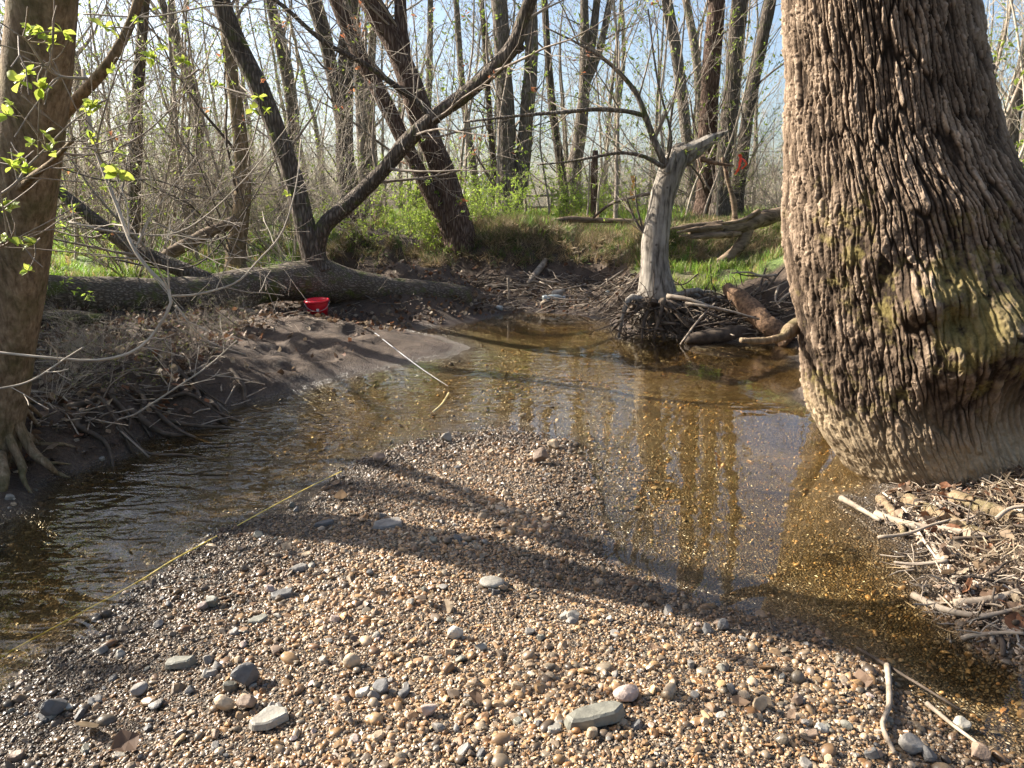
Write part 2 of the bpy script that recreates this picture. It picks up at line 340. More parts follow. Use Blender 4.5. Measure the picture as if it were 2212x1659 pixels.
def spawn(mbs, P, D, rad, L, lev, rng, S, tips, start):
    n = len(P) - 1
    if lev >= S.maxlev:
        tips.append((P[-1], D[-1])); tips.append((P[n // 2], D[n // 2])); return
    k = int(S.num[lev] * L * rng.uniform(.75, 1.25)) + (1 if lev else 0)
    for j in range(k):
        t = start + (1 - start) * (j + rng.uniform(0, 1)) / k; x = t * n; i = min(int(x), n - 1); f = x - i
        pos = P[i] * (1 - f) + P[i + 1] * f; dd = side_dir(D[i + 1], S.ang[lev] * rng.uniform(.6, 1.3), rng)
        cl = L * S.lr[lev] * (1.25 - .75 * t) * rng.uniform(.5, 1.2); cl = min(cl, (4.5, 1.8, .7, .4)[lev])
        if cl < .06: continue
        grow(mbs, pos, dd, cl, max(rad[i] * S.rr[lev] * rng.uniform(.6, 1), S.minr * 1.3), lev + 1, rng, S, tips)
    tips.append((P[-1], D[-1]))
def leafify(tips, frac, size, rng, per=3, mb=None, spread=.8):
    mb = mb or MB()
    C, D = [], []
    for p, d in tips:
        if rng.uniform() < frac:
            for _ in range(per): C.append(p + rng.normal(0, size * .3, 3)); D.append(d + rng.normal(0, spread, 3))
    if C: mb.leaves(np.array(C), np.array(D), size, rng)
    return mb

# ------------------------------------------------------------------ ground sheet
def axis_pts(lo, hi, fine_lo, fine_hi, fine, grow_):
    a = list(np.arange(fine_lo, fine_hi, fine)); s = fine; x = fine_lo
    while x > lo: s *= grow_; x -= s; a.insert(0, x)
    s = fine; x = a[-1]
    while x < hi: s *= grow_; x += s; a.append(x)
    return np.array(a)
def build_ground():
    X = axis_pts(-400, 400, -4.6, 4.6, .035, 1.06)
    ys = [-60, -30, -15, -8, -4, -2, -1, 0]; y = .5
    while y < 16: ys.append(y); y += .022 + y * .0042
    s = .1
    while y < 900: ys.append(y); y += s; s *= 1.09
    Y = np.array(ys); gx, gy = np.meshgrid(X, Y); Z = height(gx, gy)
    V = np.stack([gx, gy, Z], -1).reshape(-1, 3); nx, ny = len(X), len(Y)
    i = np.arange(ny - 1)[:, None] * nx; j = np.arange(nx - 1)[None]; q = np.stack([i + j, i + j + 1, i + nx + j + 1, i + nx + j], -1).reshape(-1, 4)
    mb = MB(); mb.add(V, q); m = ground_material(); o = mb.obj('ground', m); tag(o, kind='structure')
    x, y, z = V[:, 0], V[:, 1], V[:, 2]
    P = np.stack([x, y, x * 0], -1); nz = fbm(P * .9, 3, 31)
    grass = grass_w(x, y, z, nz); gravel = gravel_w(x, y, z)
    c = np.stack([grass, gravel, np.clip(.5 + nz, 0, 1), np.ones_like(x)], -1).astype(np.float32)
    a = o.data.attributes.new('zone', 'FLOAT_COLOR', 'POINT'); a.data.foreach_set('color', c.ravel())
    return o
def grass_w(x, y, z, nz):
    g = np.clip((z + nz * .25 - .62) / .25, 0, 1)
    g = np.where((x > -3.4) & (x < 1.8) & (y > 10), np.clip((z + nz * .12 - .88) / .12, 0, 1), g)
    left = (x < -3.4) & (y > 9); g = np.where(left, np.clip((z + nz * .15 - .38) / .15, 0, 1), g)
    g = np.where((x > 1.8) & (y > 9), np.clip((z + nz * .2 - .3) / .2, 0, 1), g)
    near = (x < -1.5) & (y < 8.5); g = np.where(near, g * .25, g)
    return g
def gravel_w(x, y, z):
    bar = (np.clip(1 - np.abs(x + .1) / 3.0, 0, 1) > 0) & (y < 8)
    leftbank = (x < -1.25 - (y - 3.2) * -.12) & (z > -.02) & (y > 2.2)
    mudbar = (y > 5.6) & (x < .3) & (z > -.03)
    deep = (y > 9.2); r = (x > 2.0) & (z > .03)
    g = np.where(bar & ~leftbank & ~mudbar & ~deep & ~r, 1.0, 0.0)
    return np.where((z < 0.02) & ~deep & (z > -.24), np.maximum(g, .85), g)
def ground_material():
    m, nt, b, o = mat('ground'); N = NT(nt); v = N.coord('Object')
    at_ = N.n('Attribute', attribute_name='zone'); sp = N.n('SeparateColor'); N.l(at_.outputs['Color'], sp.inputs[0])
    soil = N.ramp(N.noise(v, 5, 8, .7), [(.25, (.025, .015, .01)), (.5, (.055, .036, .024)), (.8, (.12, .08, .052))])
    litter = N.ramp(N.noise(v, 45, 6, .7), [(.35, (.045, .028, .018)), (.55, (.13, .09, .058)), (.75, (.28, .21, .14))])
    soil = N.mix(.3, soil, litter)
    gr = N.ramp(N.noise(v, 30, 6, .7), [(.3, (.05, .075, .018)), (.55, (.12, .17, .04)), (.8, (.25, .27, .09))])
    gr = N.mix(N.ramp(N.noise(v, 1.4, 5, .65), [(.45, (0, 0, 0)), (.62, (.8, .8, .8))]), gr, litter)
    vo = N.n('TexVoronoi'); vo.inputs['Scale'].default_value = 75; N.l(v, vo.inputs['Vector'])
    vo2 = N.n('TexVoronoi', feature='DISTANCE_TO_EDGE'); vo2.inputs['Scale'].default_value = 75; N.l(v, vo2.inputs['Vector'])
    sv = N.n('SeparateColor'); N.l(vo.outputs['Color'], sv.inputs[0])
    pc = N.ramp(sv.outputs[0], [(0, (.06, .042, .028)), (.3, (.14, .1, .062)), (.6, (.22, .16, .1)), (.85, (.18, .15, .12)), (1, (.32, .26, .19))])
    ed = N.ramp(vo2.outputs['Distance'], [(0, (.25, .22, .2)), (.25, (1, 1, 1))]); pc = N.mix(1.0, pc, ed, 'MULTIPLY')
    c = N.mix(sp.outputs[0], soil, gr); c = N.mix(sp.outputs[1], c, pc); N.l(c, b.inputs['Base Color'])
    geo = N.n('NewGeometry'); sx = N.n('SeparateXYZ'); N.l(geo.outputs['Position'], sx.inputs[0])
    wet = N.n('MapRange'); wet.inputs[1].default_value = .0; wet.inputs[2].default_value = .09; wet.inputs[3].default_value = .32; wet.inputs[4].default_value = .9; N.l(sx.outputs['Z'], wet.inputs[0]); N.l(wet.outputs[0], b.inputs['Roughness'])
    h = N.math('ADD', N.math('MULTIPLY', N.noise(v, 60, 6, .7), N.math('SUBTRACT', 1.2, sp.outputs[1])), N.math('MULTIPLY', vo2.outputs['Distance'], N.math('MULTIPLY', sp.outputs[1], 2.5)))
    N.l(N.bump(h, .9, .02), b.inputs['Normal']); return m
ground = build_ground()

# ------------------------------------------------------------------ water
def build_water():
    m, nt, b, o = mat('stream_water'); N = NT(nt); nt.nodes.remove(b); v = N.coord('Object')
    a = N.n('Attribute', attribute_name='riffle')
    rot = N.n('Mapping'); rot.inputs['Rotation'].default_value = (0, 0, R(12)); rot.inputs['Scale'].default_value = (1, 2.2, 1); N.l(v, rot.inputs[0])
    n1 = N.noise(rot.outputs[0], 3.2, 1, .5, 1.2); n2 = N.noise(v, 5, 1, .4, .5); n3 = N.noise(rot.outputs[0], 6.5, 1, .5, 1.0)
    hh = N.math('ADD', N.math('MULTIPLY', N.math('ADD', n1, N.math('MULTIPLY', n3, .45)), a.outputs['Fac']), N.math('MULTIPLY', n2, .14))
    bm_ = N.bump(hh, 1.0, .016)
    ge = N.n('NewGeometry'); dt = N.n('VectorMath', operation='DOT_PRODUCT'); N.l(ge.outputs['Incoming'], dt.inputs[0]); N.l(bm_, dt.inputs[1])
    fr = N.math('ADD', N.math('MULTIPLY', N.math('POWER', N.math('SUBTRACT', 1.0, N.math('MINIMUM', N.math('ABSOLUTE', dt.outputs['Value']), 1.0)), 5.0), .98), .02)
    tr = N.n('BsdfTransparent'); dp = N.n('Attribute', attribute_name='depth'); N.l(N.ramp(dp.outputs['Fac'], [(0, (.99, .97, .92)), (.2, (.95, .86, .62)), (.6, (.88, .75, .46)), (1, (.62, .5, .28))]), tr.inputs[0])
    gl = N.n('BsdfGlossy'); gl.inputs['Roughness'].default_value = .015; gl.inputs[0].default_value = (1, 1, 1, 1); N.l(bm_, gl.inputs['Normal'])
    mx = N.n('MixShader'); N.l(fr, mx.inputs[0]); N.l(tr.outputs[0], mx.inputs[1]); N.l(gl.outputs[0], mx.inputs[2]); N.l(mx.outputs[0], o.inputs[0])
    X = np.linspace(-7, 4.4, 240); Y = np.concatenate([np.linspace(-4, 1, 15, endpoint=False), np.linspace(1, 8, 200), np.linspace(8.1, 17, 90)]); gx, gy = np.meshgrid(X, Y); nx, ny = len(X), len(Y)
    i = np.arange(ny - 1)[:, None] * nx; j = np.arange(nx - 1)[None]; q = np.stack([i + j, i + j + 1, i + nx + j + 1, i + nx + j], -1).reshape(-1, 4)
    mb = MB(); mb.add(np.stack([gx, gy, gx * 0], -1).reshape(-1, 3), q); w = mb.obj('stream_water', m); tag(w, kind='structure')
    x, y = gx.ravel(), gy.ravel()
    dpt = np.clip(-height(x, y) / .32, 0, 1); ad = w.data.attributes.new('depth', 'FLOAT', 'POINT'); ad.data.foreach_set('value', dpt.astype(np.float32))
    ch = np.clip((.1 - x) / .8, 0, 1) * np.clip((6.4 - y) / 1.2, 0, 1); mid = np.exp(-((x - .2) / 1.3) ** 2 - ((y - 6.4) / 1.1) ** 2)
    rf = np.clip(np.maximum(ch, mid * .6) , .004, 1)
    at_ = w.data.attributes.new('riffle', 'FLOAT', 'POINT'); at_.data.foreach_set('value', rf.astype(np.float32)); return w
build_water()

# ------------------------------------------------------------------ the big tree on the right
def big_tree():
    rows = [(-900, 1700, 1990), (-450, 1685, 2010), (-150, 1686, 2046), (0, 1690, 2078), (150, 1695, 2110), (300, 1698, 2143), (380, 1699, 2180), (450, 1700, 2230), (550, 1702, 2285), (650, 1707, 2320), (750, 1718, 2335), (850, 1737, 2345), (930, 1768, 2350), (1000, 1815, 2350), (1060, 1880, 2340), (1160, 1960, 2330)]
    Yc = 3.98; zs = []; cx = []; ax = []
    for py, l, r in rows:
        a = at(l, py, Yc); b = at(r, py, Yc); zs.append(a[2]); cx.append((a[0] + b[0]) / 2); ax.append((b[0] - a[0]) / 2 * (.945 if py < 400 else .97))
    zs = np.array(zs)[::-1]; cx = np.array(cx)[::-1]; ax = np.array(ax)[::-1]
    nt_, nz_ = 640, 660
    z = np.concatenate([np.linspace(zs[0], 2.75, 590), np.linspace(2.77, zs[-1], nz_ - 590)])
    f = lambda arr: np.interp(z, zs, arr)
    k = np.hanning(31); k /= k.sum()
    sm = lambda a: np.convolve(np.pad(a, 15, mode='edge'), k, 'valid')
    C, A = sm(f(cx)), sm(f(ax)); Bd = np.minimum(A * 1.0, .62 + .0 * A)
    # finer columns on the side facing the stream
    ph = np.linspace(-math.pi, math.pi, nt_, endpoint=False); th = R(-119) + ph - .6 * np.sin(ph)
    Z, TH = np.meshgrid(z, th, indexing='ij'); CX = C[:, None]; AX = A[:, None]; BX = Bd[:, None]
    nxr, nyr = np.cos(TH), np.sin(TH)
    x = CX + AX * nxr; y = Yc + BX * nyr; P = np.stack([x, y, Z], -1)
    d = fbm(P * np.array([2.2, 2.2, 1.2]), 3, 3) * .05
    # burls and hollows, by place on the trunk
    def blob(px, py, Y, rad, amp):
        q = at(px, py, Y); return amp * np.exp(-((P - q) ** 2).sum(-1) / rad ** 2)
    d += blob(1985, 650, 3.45, .13, .16) + blob(2130, 720, 3.42, .24, .24) + blob(2020, 790, 3.4, .16, .06) + blob(1880, 560, 3.5, .12, .05) + blob(2070, 560, 3.5, .14, .05) - blob(2210, 930, 3.35, .2, .1) - blob(2060, 690, 3.4, .07, .07) + blob(1960, 1050, 3.3, .22, .06)
    # bark: long furrows between anastomosing ridges
    arc = TH * .62; w1 = fbm(np.stack([arc * 4, Z * 1.4, 0 * Z], -1), 2, 7) * .018; w2 = fbm(np.stack([arc * 26, Z * 14, 0 * Z + 3], -1), 2, 11) * .008
    U = (arc + w1 + w2) / .029; Vv = (Z + fbm(np.stack([arc * 14, Z * 6, 0 * Z], -1), 2, 13) * .12) / .3
    f1, f2, idv = voro(U, Vv, 5); e1 = np.clip((f2 - f1 - .03) / .22, 0, 1); e1 = e1 * e1 * (3 - 2 * e1)
    g1, g2, id2 = voro(U * 1.6 + 3.3 + fbm(P * 30, 2, 61) * .7, Vv * 8 + fbm(P * 22, 2, 62) * .6, 9); e2 = np.clip((g2 - g1) / .12, 0, 1)
    fine = fbm(P * 120, 2, 21); rough = fbm(P * np.array([52, 52, 34]), 3, 33); med = fbm(P * np.array([24, 24, 15]), 2, 34)
    low = np.clip((.5 - Z) / .4, 0, 1); mid = np.exp(-((Z - .75) / .4) ** 2)
    ridge = e1 * (.6 + .4 * idv) * (.5 + .15 * e2 + .45 * id2 * e2) * np.clip(1 + .5 * fbm(np.stack([arc * 18, Z * 9, 0 * Z + 8], -1), 2, 55), .3, 1.3)
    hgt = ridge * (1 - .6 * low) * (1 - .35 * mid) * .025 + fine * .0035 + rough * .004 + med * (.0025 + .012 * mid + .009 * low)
    d = d + hgt
    nrm = np.stack([nxr * BX, nyr * AX, 0 * Z], -1); nrm /= np.linalg.norm(nrm, axis=-1)[..., None]
    V = P + nrm * (d - .02)[..., None]
    mb = MB(); n0, n1 = V.shape[:2]; i = np.arange(n0 - 1)[:, None] * n1; j = np.arange(n1)[None]; j2 = (j + 1) % n1
    q = np.stack([i + j, i + j2, i + n1 + j2, i + n1 + j], -1).reshape(-1, 4)
    # leave out the columns no viewer near the stream can see: only thin them
    base = np.array([C[0], Yc, 0.0]); mb.add(V.reshape(-1, 3) - base, q)
    m, nt, b, o = mat('big_bark'); N = NT(nt); v = N.coord('Object')
    at_ = N.n('Attribute', attribute_name='bark'); sp = N.n('SeparateColor'); N.l(at_.outputs['Color'], sp.inputs[0])
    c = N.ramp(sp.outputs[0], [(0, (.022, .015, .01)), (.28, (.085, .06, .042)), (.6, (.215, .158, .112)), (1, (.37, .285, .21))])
    c = N.mix(1.0, c, N.ramp(N.noise(v, 14, 6, .7), [(.25, (.7, .68, .66)), (.7, (1.12, 1.1, 1.08))]), 'MULTIPLY')
    mo = N.ramp(N.math('ADD', N.noise(v, 9, 6, .75), N.math('MULTIPLY', sp.outputs[1], .45)), [(.72, (0, 0, 0)), (.86, (1, 1, 1))])
    c = N.mix(N.math('MULTIPLY', mo, .7), c, N.ramp(N.noise(v, 50, 4, .7), [(.3, (.13, .1, .03)), (.7, (.26, .21, .08))]))
    c = N.mix(N.math('MULTIPLY', sp.outputs[2], .8), c, N.ramp(N.noise(v, 22, 6, .7), [(.3, (.27, .2, .12)), (.7, (.46, .36, .235))]))
    N.l(c, b.inputs['Base Color']); b.inputs['Roughness'].default_value = .92; b.inputs['Specular IOR Level'].default_value = .15
    N.l(N.bump(N.noise(v, 130, 6, .7), .7, .008), b.inputs['Normal'])
    root = empty('big_tree', tuple(base), 'massive tree with deeply furrowed mossy bark rising from the right bank', 'tree')
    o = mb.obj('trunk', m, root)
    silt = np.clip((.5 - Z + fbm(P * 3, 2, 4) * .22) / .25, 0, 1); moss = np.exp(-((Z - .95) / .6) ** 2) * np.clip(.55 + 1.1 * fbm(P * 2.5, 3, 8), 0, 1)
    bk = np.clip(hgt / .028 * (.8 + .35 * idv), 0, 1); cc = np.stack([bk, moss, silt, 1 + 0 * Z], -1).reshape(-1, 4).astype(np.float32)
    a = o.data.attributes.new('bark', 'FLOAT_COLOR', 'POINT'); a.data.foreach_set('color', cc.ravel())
    # crown far above the frame
    rng = np.random.default_rng(4); tips = []; mbs = [MB(), MB()]
    S = Sp(num=(2, 2.2, 3.0, 0), start=(.1, .1, .1, 0), sides=(8, 5, 3, 3), lr=(.6, .5, .45, .4))
    top = np.array([C[-1], Yc, z[-1]]) - base
    for k in range(4):
        a = k * 1.6 + .3; grow(mbs, top - UPV * .5 + np.array([math.cos(a), math.sin(a), 0]) * .2, norm(np.array([math.cos(a) * .6, math.sin(a) * .6, 1])), 7, .22, 0, rng, S, tips)
    mbs[0].obj('limbs', M['bark_grey'], root); mbs[1].obj('branches', M['twig'], root)
    # mossy root stub and the exposed roots at the foot
    mb = MB(); mb.tube(spline([at(1745, 690, 4.2), at(1705, 715, 4.05), at(1690, 728, 4.0), at(1650, 736, 3.95), at(1600, 735, 3.9)], 16) - base, np.interp(np.linspace(0, 1, 16), [0, .25, .45, 1], [.045, .045, .024, .016]), 12, True, .25)
    mb.obj('root_stub', M['bark_left'], root)
    for pts, r in (([(1960, 1090), (2010, 1112), (2090, 1150), (2150, 1175)], .035), ([(2060, 1085), (2130, 1110), (2230, 1140), (2300, 1150)], .045), ([(1900, 1085), (1925, 1112), (1945, 1140), (1950, 1165)], .025)):
        pts = [tuple(pix(*(ghit(*p) + [0, 0, .02]))) + (ghit(*p)[1],) for p in pts]
        mb = MB(); mb.tube(spline([at(*p) for p in pts], 12) - base, np.linspace(r, r * .5, 12), 10, True, .25); mb.obj('root', M['bark_left'], root)
big_tree()

# ------------------------------------------------------------------ trees drawn one by one
def stem_pts(pts, dz=0):
    P = np.array([at(p[0], p[1], p[3]) for p in pts]); r = np.array([pxw(p[2], p[3]) / 2 for p in pts]); return P, r
def cust_tree(name, label, stems, bark, twig, seed, cat='tree', ext=7.0, S=None, bstart=.12, leaf=None, lfrac=.25, lsize=.05, nbr=1.0, lump=.1, names=None, group=None, bud_per=3):
    """stems: lists of (px, py, width_px, Y); the first point of the first stem stands on the ground"""
    rng = np.random.default_rng(seed); S = S or Sp()
    P0 = stem_pts(stems[0])[0][0]; base = np.array([P0[0], P0[1], hz(P0[0], P0[1])])
    root = empty(name, tuple(base), label, cat, group); mbs = [MB(), MB()]; tips = []
    for si, st in enumerate(stems):
        P, r = stem_pts(st); P = P - base
        if si == 0 and P[0, 2] > -.1: P = np.vstack([P[0] * [1, 1, 0] + [0, 0, -.15], P]); r = np.concatenate([[r[0] * 1.25], r])
        n = max(12, int(np.linalg.norm(np.diff(P, axis=0), axis=1).sum() * 7)); n = min(n, 60)
        Q = spline(P, n); rq = np.interp(np.linspace(0, 1, n), np.linspace(0, 1, len(r)), r)
        d = norm(Q[-1] - Q[-4]); e = ext * rng.uniform(.8, 1.2)
        if ext > 0:
            m_ = 10; pts = [Q[-1]]
            for k in range(m_): d = norm(d + rng.normal(0, .07, 3) + UPV * .06); pts.append(pts[-1] + d * e / m_)
            Q = np.vstack([Q, pts[1:]]); rq = np.concatenate([rq, rq[-1] * np.linspace(.95, .15, m_)])
        mb = MB(); mb.tube(Q, rq, 16 if rq.max() > .06 else 10, True, lump, seed + si); mb.obj((names[si] if names else ('trunk' if si == 0 else 'stem')), bark, root)
        D = np.gradient(Q, axis=0); D /= np.linalg.norm(D, axis=1)[:, None]
        L = np.linalg.norm(np.diff(Q, axis=0), axis=1).sum(); k = int(S.num[0] * L * nbr)
        for j in range(k):
            t = bstart + (1 - bstart) * (j + rng.uniform()) / max(k, 1); i = min(int(t * (len(Q) - 1)), len(Q) - 2)
            dd = side_dir(D[i], S.ang[0] * rng.uniform(.7, 1.3), rng); cl = min(L * S.lr[0], 3.2) * (1.15 - .7 * t) * rng.uniform(.4, 1.1)
            grow(mbs, Q[i], dd, cl, max(min(rq[i] * .35, .03) * rng.uniform(.4, 1), .004), 1, rng, S, tips)
    br = mbs[1].obj('branches', twig, root)
    if leaf: leafify(tips, lfrac, lsize, rng, bud_per).obj('young_leaves', leaf, root, False, True)
    return root, tips, base

ST = Sp(num=(1.6, 3.0, 4.5, 0), lr=(.4, .45, .45, .4), sides=(10, 5, 3, 3))
# left foreground tree: trunk, roots, limbs
def left_tree():
    Y = 3.95
    root, tips, base = cust_tree('streamside_tree', 'smooth brown trunk at the left edge with bright young leaves in front', [[(-45, 1050, 190, 3.78), (-25, 960, 130, 3.76), (0, 850, 112, 3.74), (22, 700, 112, 3.7), (40, 550, 116, 3.66), (55, 400, 118, 3.6), (70, 250, 120, 3.54), (85, 100, 122, 3.48), (95, -40, 120, 3.42), (100, -300, 112, 3.3)]],
        M['bark_left'], M['twig'], 11, ext=6, S=Sp(num=(1.1, 2.2, 3.4, 0), sides=(10, 6, 4, 3)), bstart=.8, leaf=M['leaf'], lfrac=.2, lump=.07)
    for pts, r in (([(30, 900, 3.75), (70, 975, 3.75), (100, 1000, 3.72), (120, 1020, 3.78), (150, 1032, 3.8)], .032), ([(45, 930, 3.85), (90, 958, 3.95), (140, 960, 4.0), (195, 978, 4.1)], .02), ([(10, 930, 3.7), (45, 1000, 3.68), (50, 1035, 3.62), (75, 1078, 3.6)], .028),
                   ([(0, 980, 3.65), (10, 1040, 3.55), (-5, 1085, 3.5), (25, 1115, 3.48)], .03), ([(50, 880, 3.9), (100, 930, 4.1), (190, 945, 4.4), (260, 968, 4.6)], .016), ([(30, 850, 4.0), (110, 885, 4.5), (170, 935, 4.6), (240, 960, 4.75)], .02), ([(40, 860, 3.9), (90, 900, 4.1), (130, 960, 4.15), (150, 990, 4.15)], .014), ([(20, 900, 3.7), (80, 990, 3.8), (130, 1000, 3.9), (175, 1005, 4.0)], .014)):
        mb = MB(); mb.tube(spline([at(*p) for p in pts], 14) - base, np.linspace(r * 1.0, r * .22, 14), 9, True, .35, int(r * 1e4)); mb.obj('root', M['bark_left'], root)
    # limbs that lean out over the bar
    for pts, w in (([(70, 340, 30, 3.95), (110, 280, 26, 3.9), (180, 200, 22, 3.85), (240, 130, 20, 3.8), (290, 30, 18, 3.8), (330, -120, 16, 3.75)], 0), ([(60, 500, 20, 3.9), (30, 430, 18, 3.6), (60, 390, 15, 3.4), (110, 350, 10, 3.2), (160, 300, 7, 3.1)], 1)):
        P, r = stem_pts(pts); mb = MB(); mb.tube(spline(P, 24) - base, np.interp(np.linspace(0, 1, 24), np.linspace(0, 1, len(r)), r), 9, True, .12); mb.obj('limb', M['bark_left'], root)
    return root, base
LT, LTB = left_tree()

# the fallen tree with two live stems
def fallen_tree():
    root, tips, base = cust_tree('fallen_tree', 'dark fallen trunk bridging the stream with two stems growing up from it', [
        [(20, 636, 96, 7.7), (100, 640, 91, 7.9), (300, 645, 87, 8.3), (470, 636, 91, 8.8), (560, 618, 75, 9.1), (640, 606, 84, 9.4), (690, 608, 96, 9.6), (760, 618, 73, 9.8), (850, 630, 66, 10.0), (930, 640, 62, 10.2), (1010, 650, 57, 10.4)]],
        M['bark_log'], M['twig_dark'], 21, ext=0, nbr=0.25, bstart=.3, lump=.2, names=['log'], S=Sp(num=(1.2, 2, 3, 0), trop=(0, .5, .2, .1), sides=(10, 5, 3, 3)))
    rng = np.random.default_rng(8); tips = []; tw = MB(); S = Sp(num=(1.2, 2.6, 4.2, 0), sides=(10, 5, 4, 3))
    for pts, ext in (([(690, 590, 60, 9.55), (680, 560, 52, 9.55), (655, 470, 42, 9.5), (632, 380, 39, 9.5), (600, 290, 37, 9.45), (560, 190, 37, 9.4), (520, 110, 37, 9.4), (490, 40, 36, 9.35), (465, -40, 34, 9.3)], 6),
                     ([(685, 545, 34, 9.55), (700, 490, 34, 9.5), (760, 435, 31, 9.5), (830, 365, 29, 9.45), (880, 305, 32, 9.4), (940, 250, 29, 9.4), (1010, 200, 29, 9.4), (1070, 145, 30, 9.35), (1112, 95, 32, 9.3), (1130, 40, 26, 9.3), (1155, -20, 24, 9.2)], 5),
                     ([(450, 605, 34, 8.75), (400, 585, 34, 8.75), (320, 552, 32, 8.8), (270, 525, 30, 8.9), (230, 495, 28, 9.0), (180, 455, 24, 9.0), (110, 400, 22, 9.0), (20, 330, 18, 9.0)], 3),
                     ([(935, 258, 14, 9.4), (905, 225, 13, 9.4), (860, 190, 12, 9.35), (790, 140, 10, 9.3), (700, 90, 9, 9.2), (620, 20, 8, 9.2)], 1)):
        P, r = stem_pts(pts); P = P - base; n = 44; Q = spline(P, n); rq = np.interp(np.linspace(0, 1, n), np.linspace(0, 1, len(r)), r); d = norm(Q[-1] - Q[-3])
        ex = [Q[-1]]
        for k in range(10): d = norm(d + rng.normal(0, .08, 3) + UPV * .08); ex.append(ex[-1] + d * ext / 10)
        Q = np.vstack([Q, ex[1:]]); rq = np.concatenate([rq, rq[-1] * np.linspace(.95, .15, 10)])
        mb = MB(); mb.tube(Q, rq, 16, True, .1, len(pts)); mb.obj('stem', M['bark_dark'], root)
        D = np.gradient(Q, axis=0); D /= np.linalg.norm(D, axis=1)[:, None]
        for j in range(15):
            t = .2 + .8 * rng.uniform(); i = int(t * (len(Q) - 2)); grow([tw], Q[i], side_dir(D[i], .9, rng), rng.uniform(.5, 2.0), max(.006, min(rq[i] * .25, .02)), 1, rng, S, tips)
    # a broken stub under the fork of the long stem
    mb = MB(); mb.tube(spline([at(1100, 110, 9.35), at(1122, 108, 9.3), at(1132, 100, 9.3)], 5) - base, [.05, .04, .03], 8, True); mb.obj('broken_stub', M['bark_dark'], root)
    tw.obj('branches', M['twig'], root); leafify(tips, .09, .06, rng, 3).obj('red_seeds', M['samara'], root, False, True); leafify(tips, .12, .055, rng, 3).obj('young_leaves', M['bud'], root, False, True)
fallen_tree()

def cdepth(px, py): q = ghit(px, py); return q[1]
Y1 = 13.0
cust_tree('leaning_tree', 'two thick reddish trunks leaning left from the foot of the far bank', [
    [(1022, 605, 92, Y1), (1005, 560, 74, Y1), (985, 480, 62, Y1), (965, 400, 52, Y1), (940, 330, 48, Y1), (905, 240, 48, Y1), (878, 160, 46, Y1), (850, 90, 44, Y1), (815, 30, 44, Y1), (785, -30, 42, Y1)],
    [(1000, 560, 44, Y1), (975, 510, 34, Y1 - .1), (930, 420, 30, Y1 - .1), (885, 330, 30, Y1 - .1), (850, 260, 30, Y1 - .1), (810, 180, 29, Y1 - .1), (765, 95, 28, Y1 - .1), (720, -10, 26, Y1 - .1)],
    [(885, 190, 30, Y1), (872, 130, 34, Y1), (868, 95, 32, Y1), (866, 62, 24, Y1)]],
    M['bark_red'], M['twig'], 31, ext=5, S=ST, bstart=.3, leaf=M['bud'], lfrac=.12, nbr=.6, lump=.14, names=['trunk', 'stem', 'snag'])

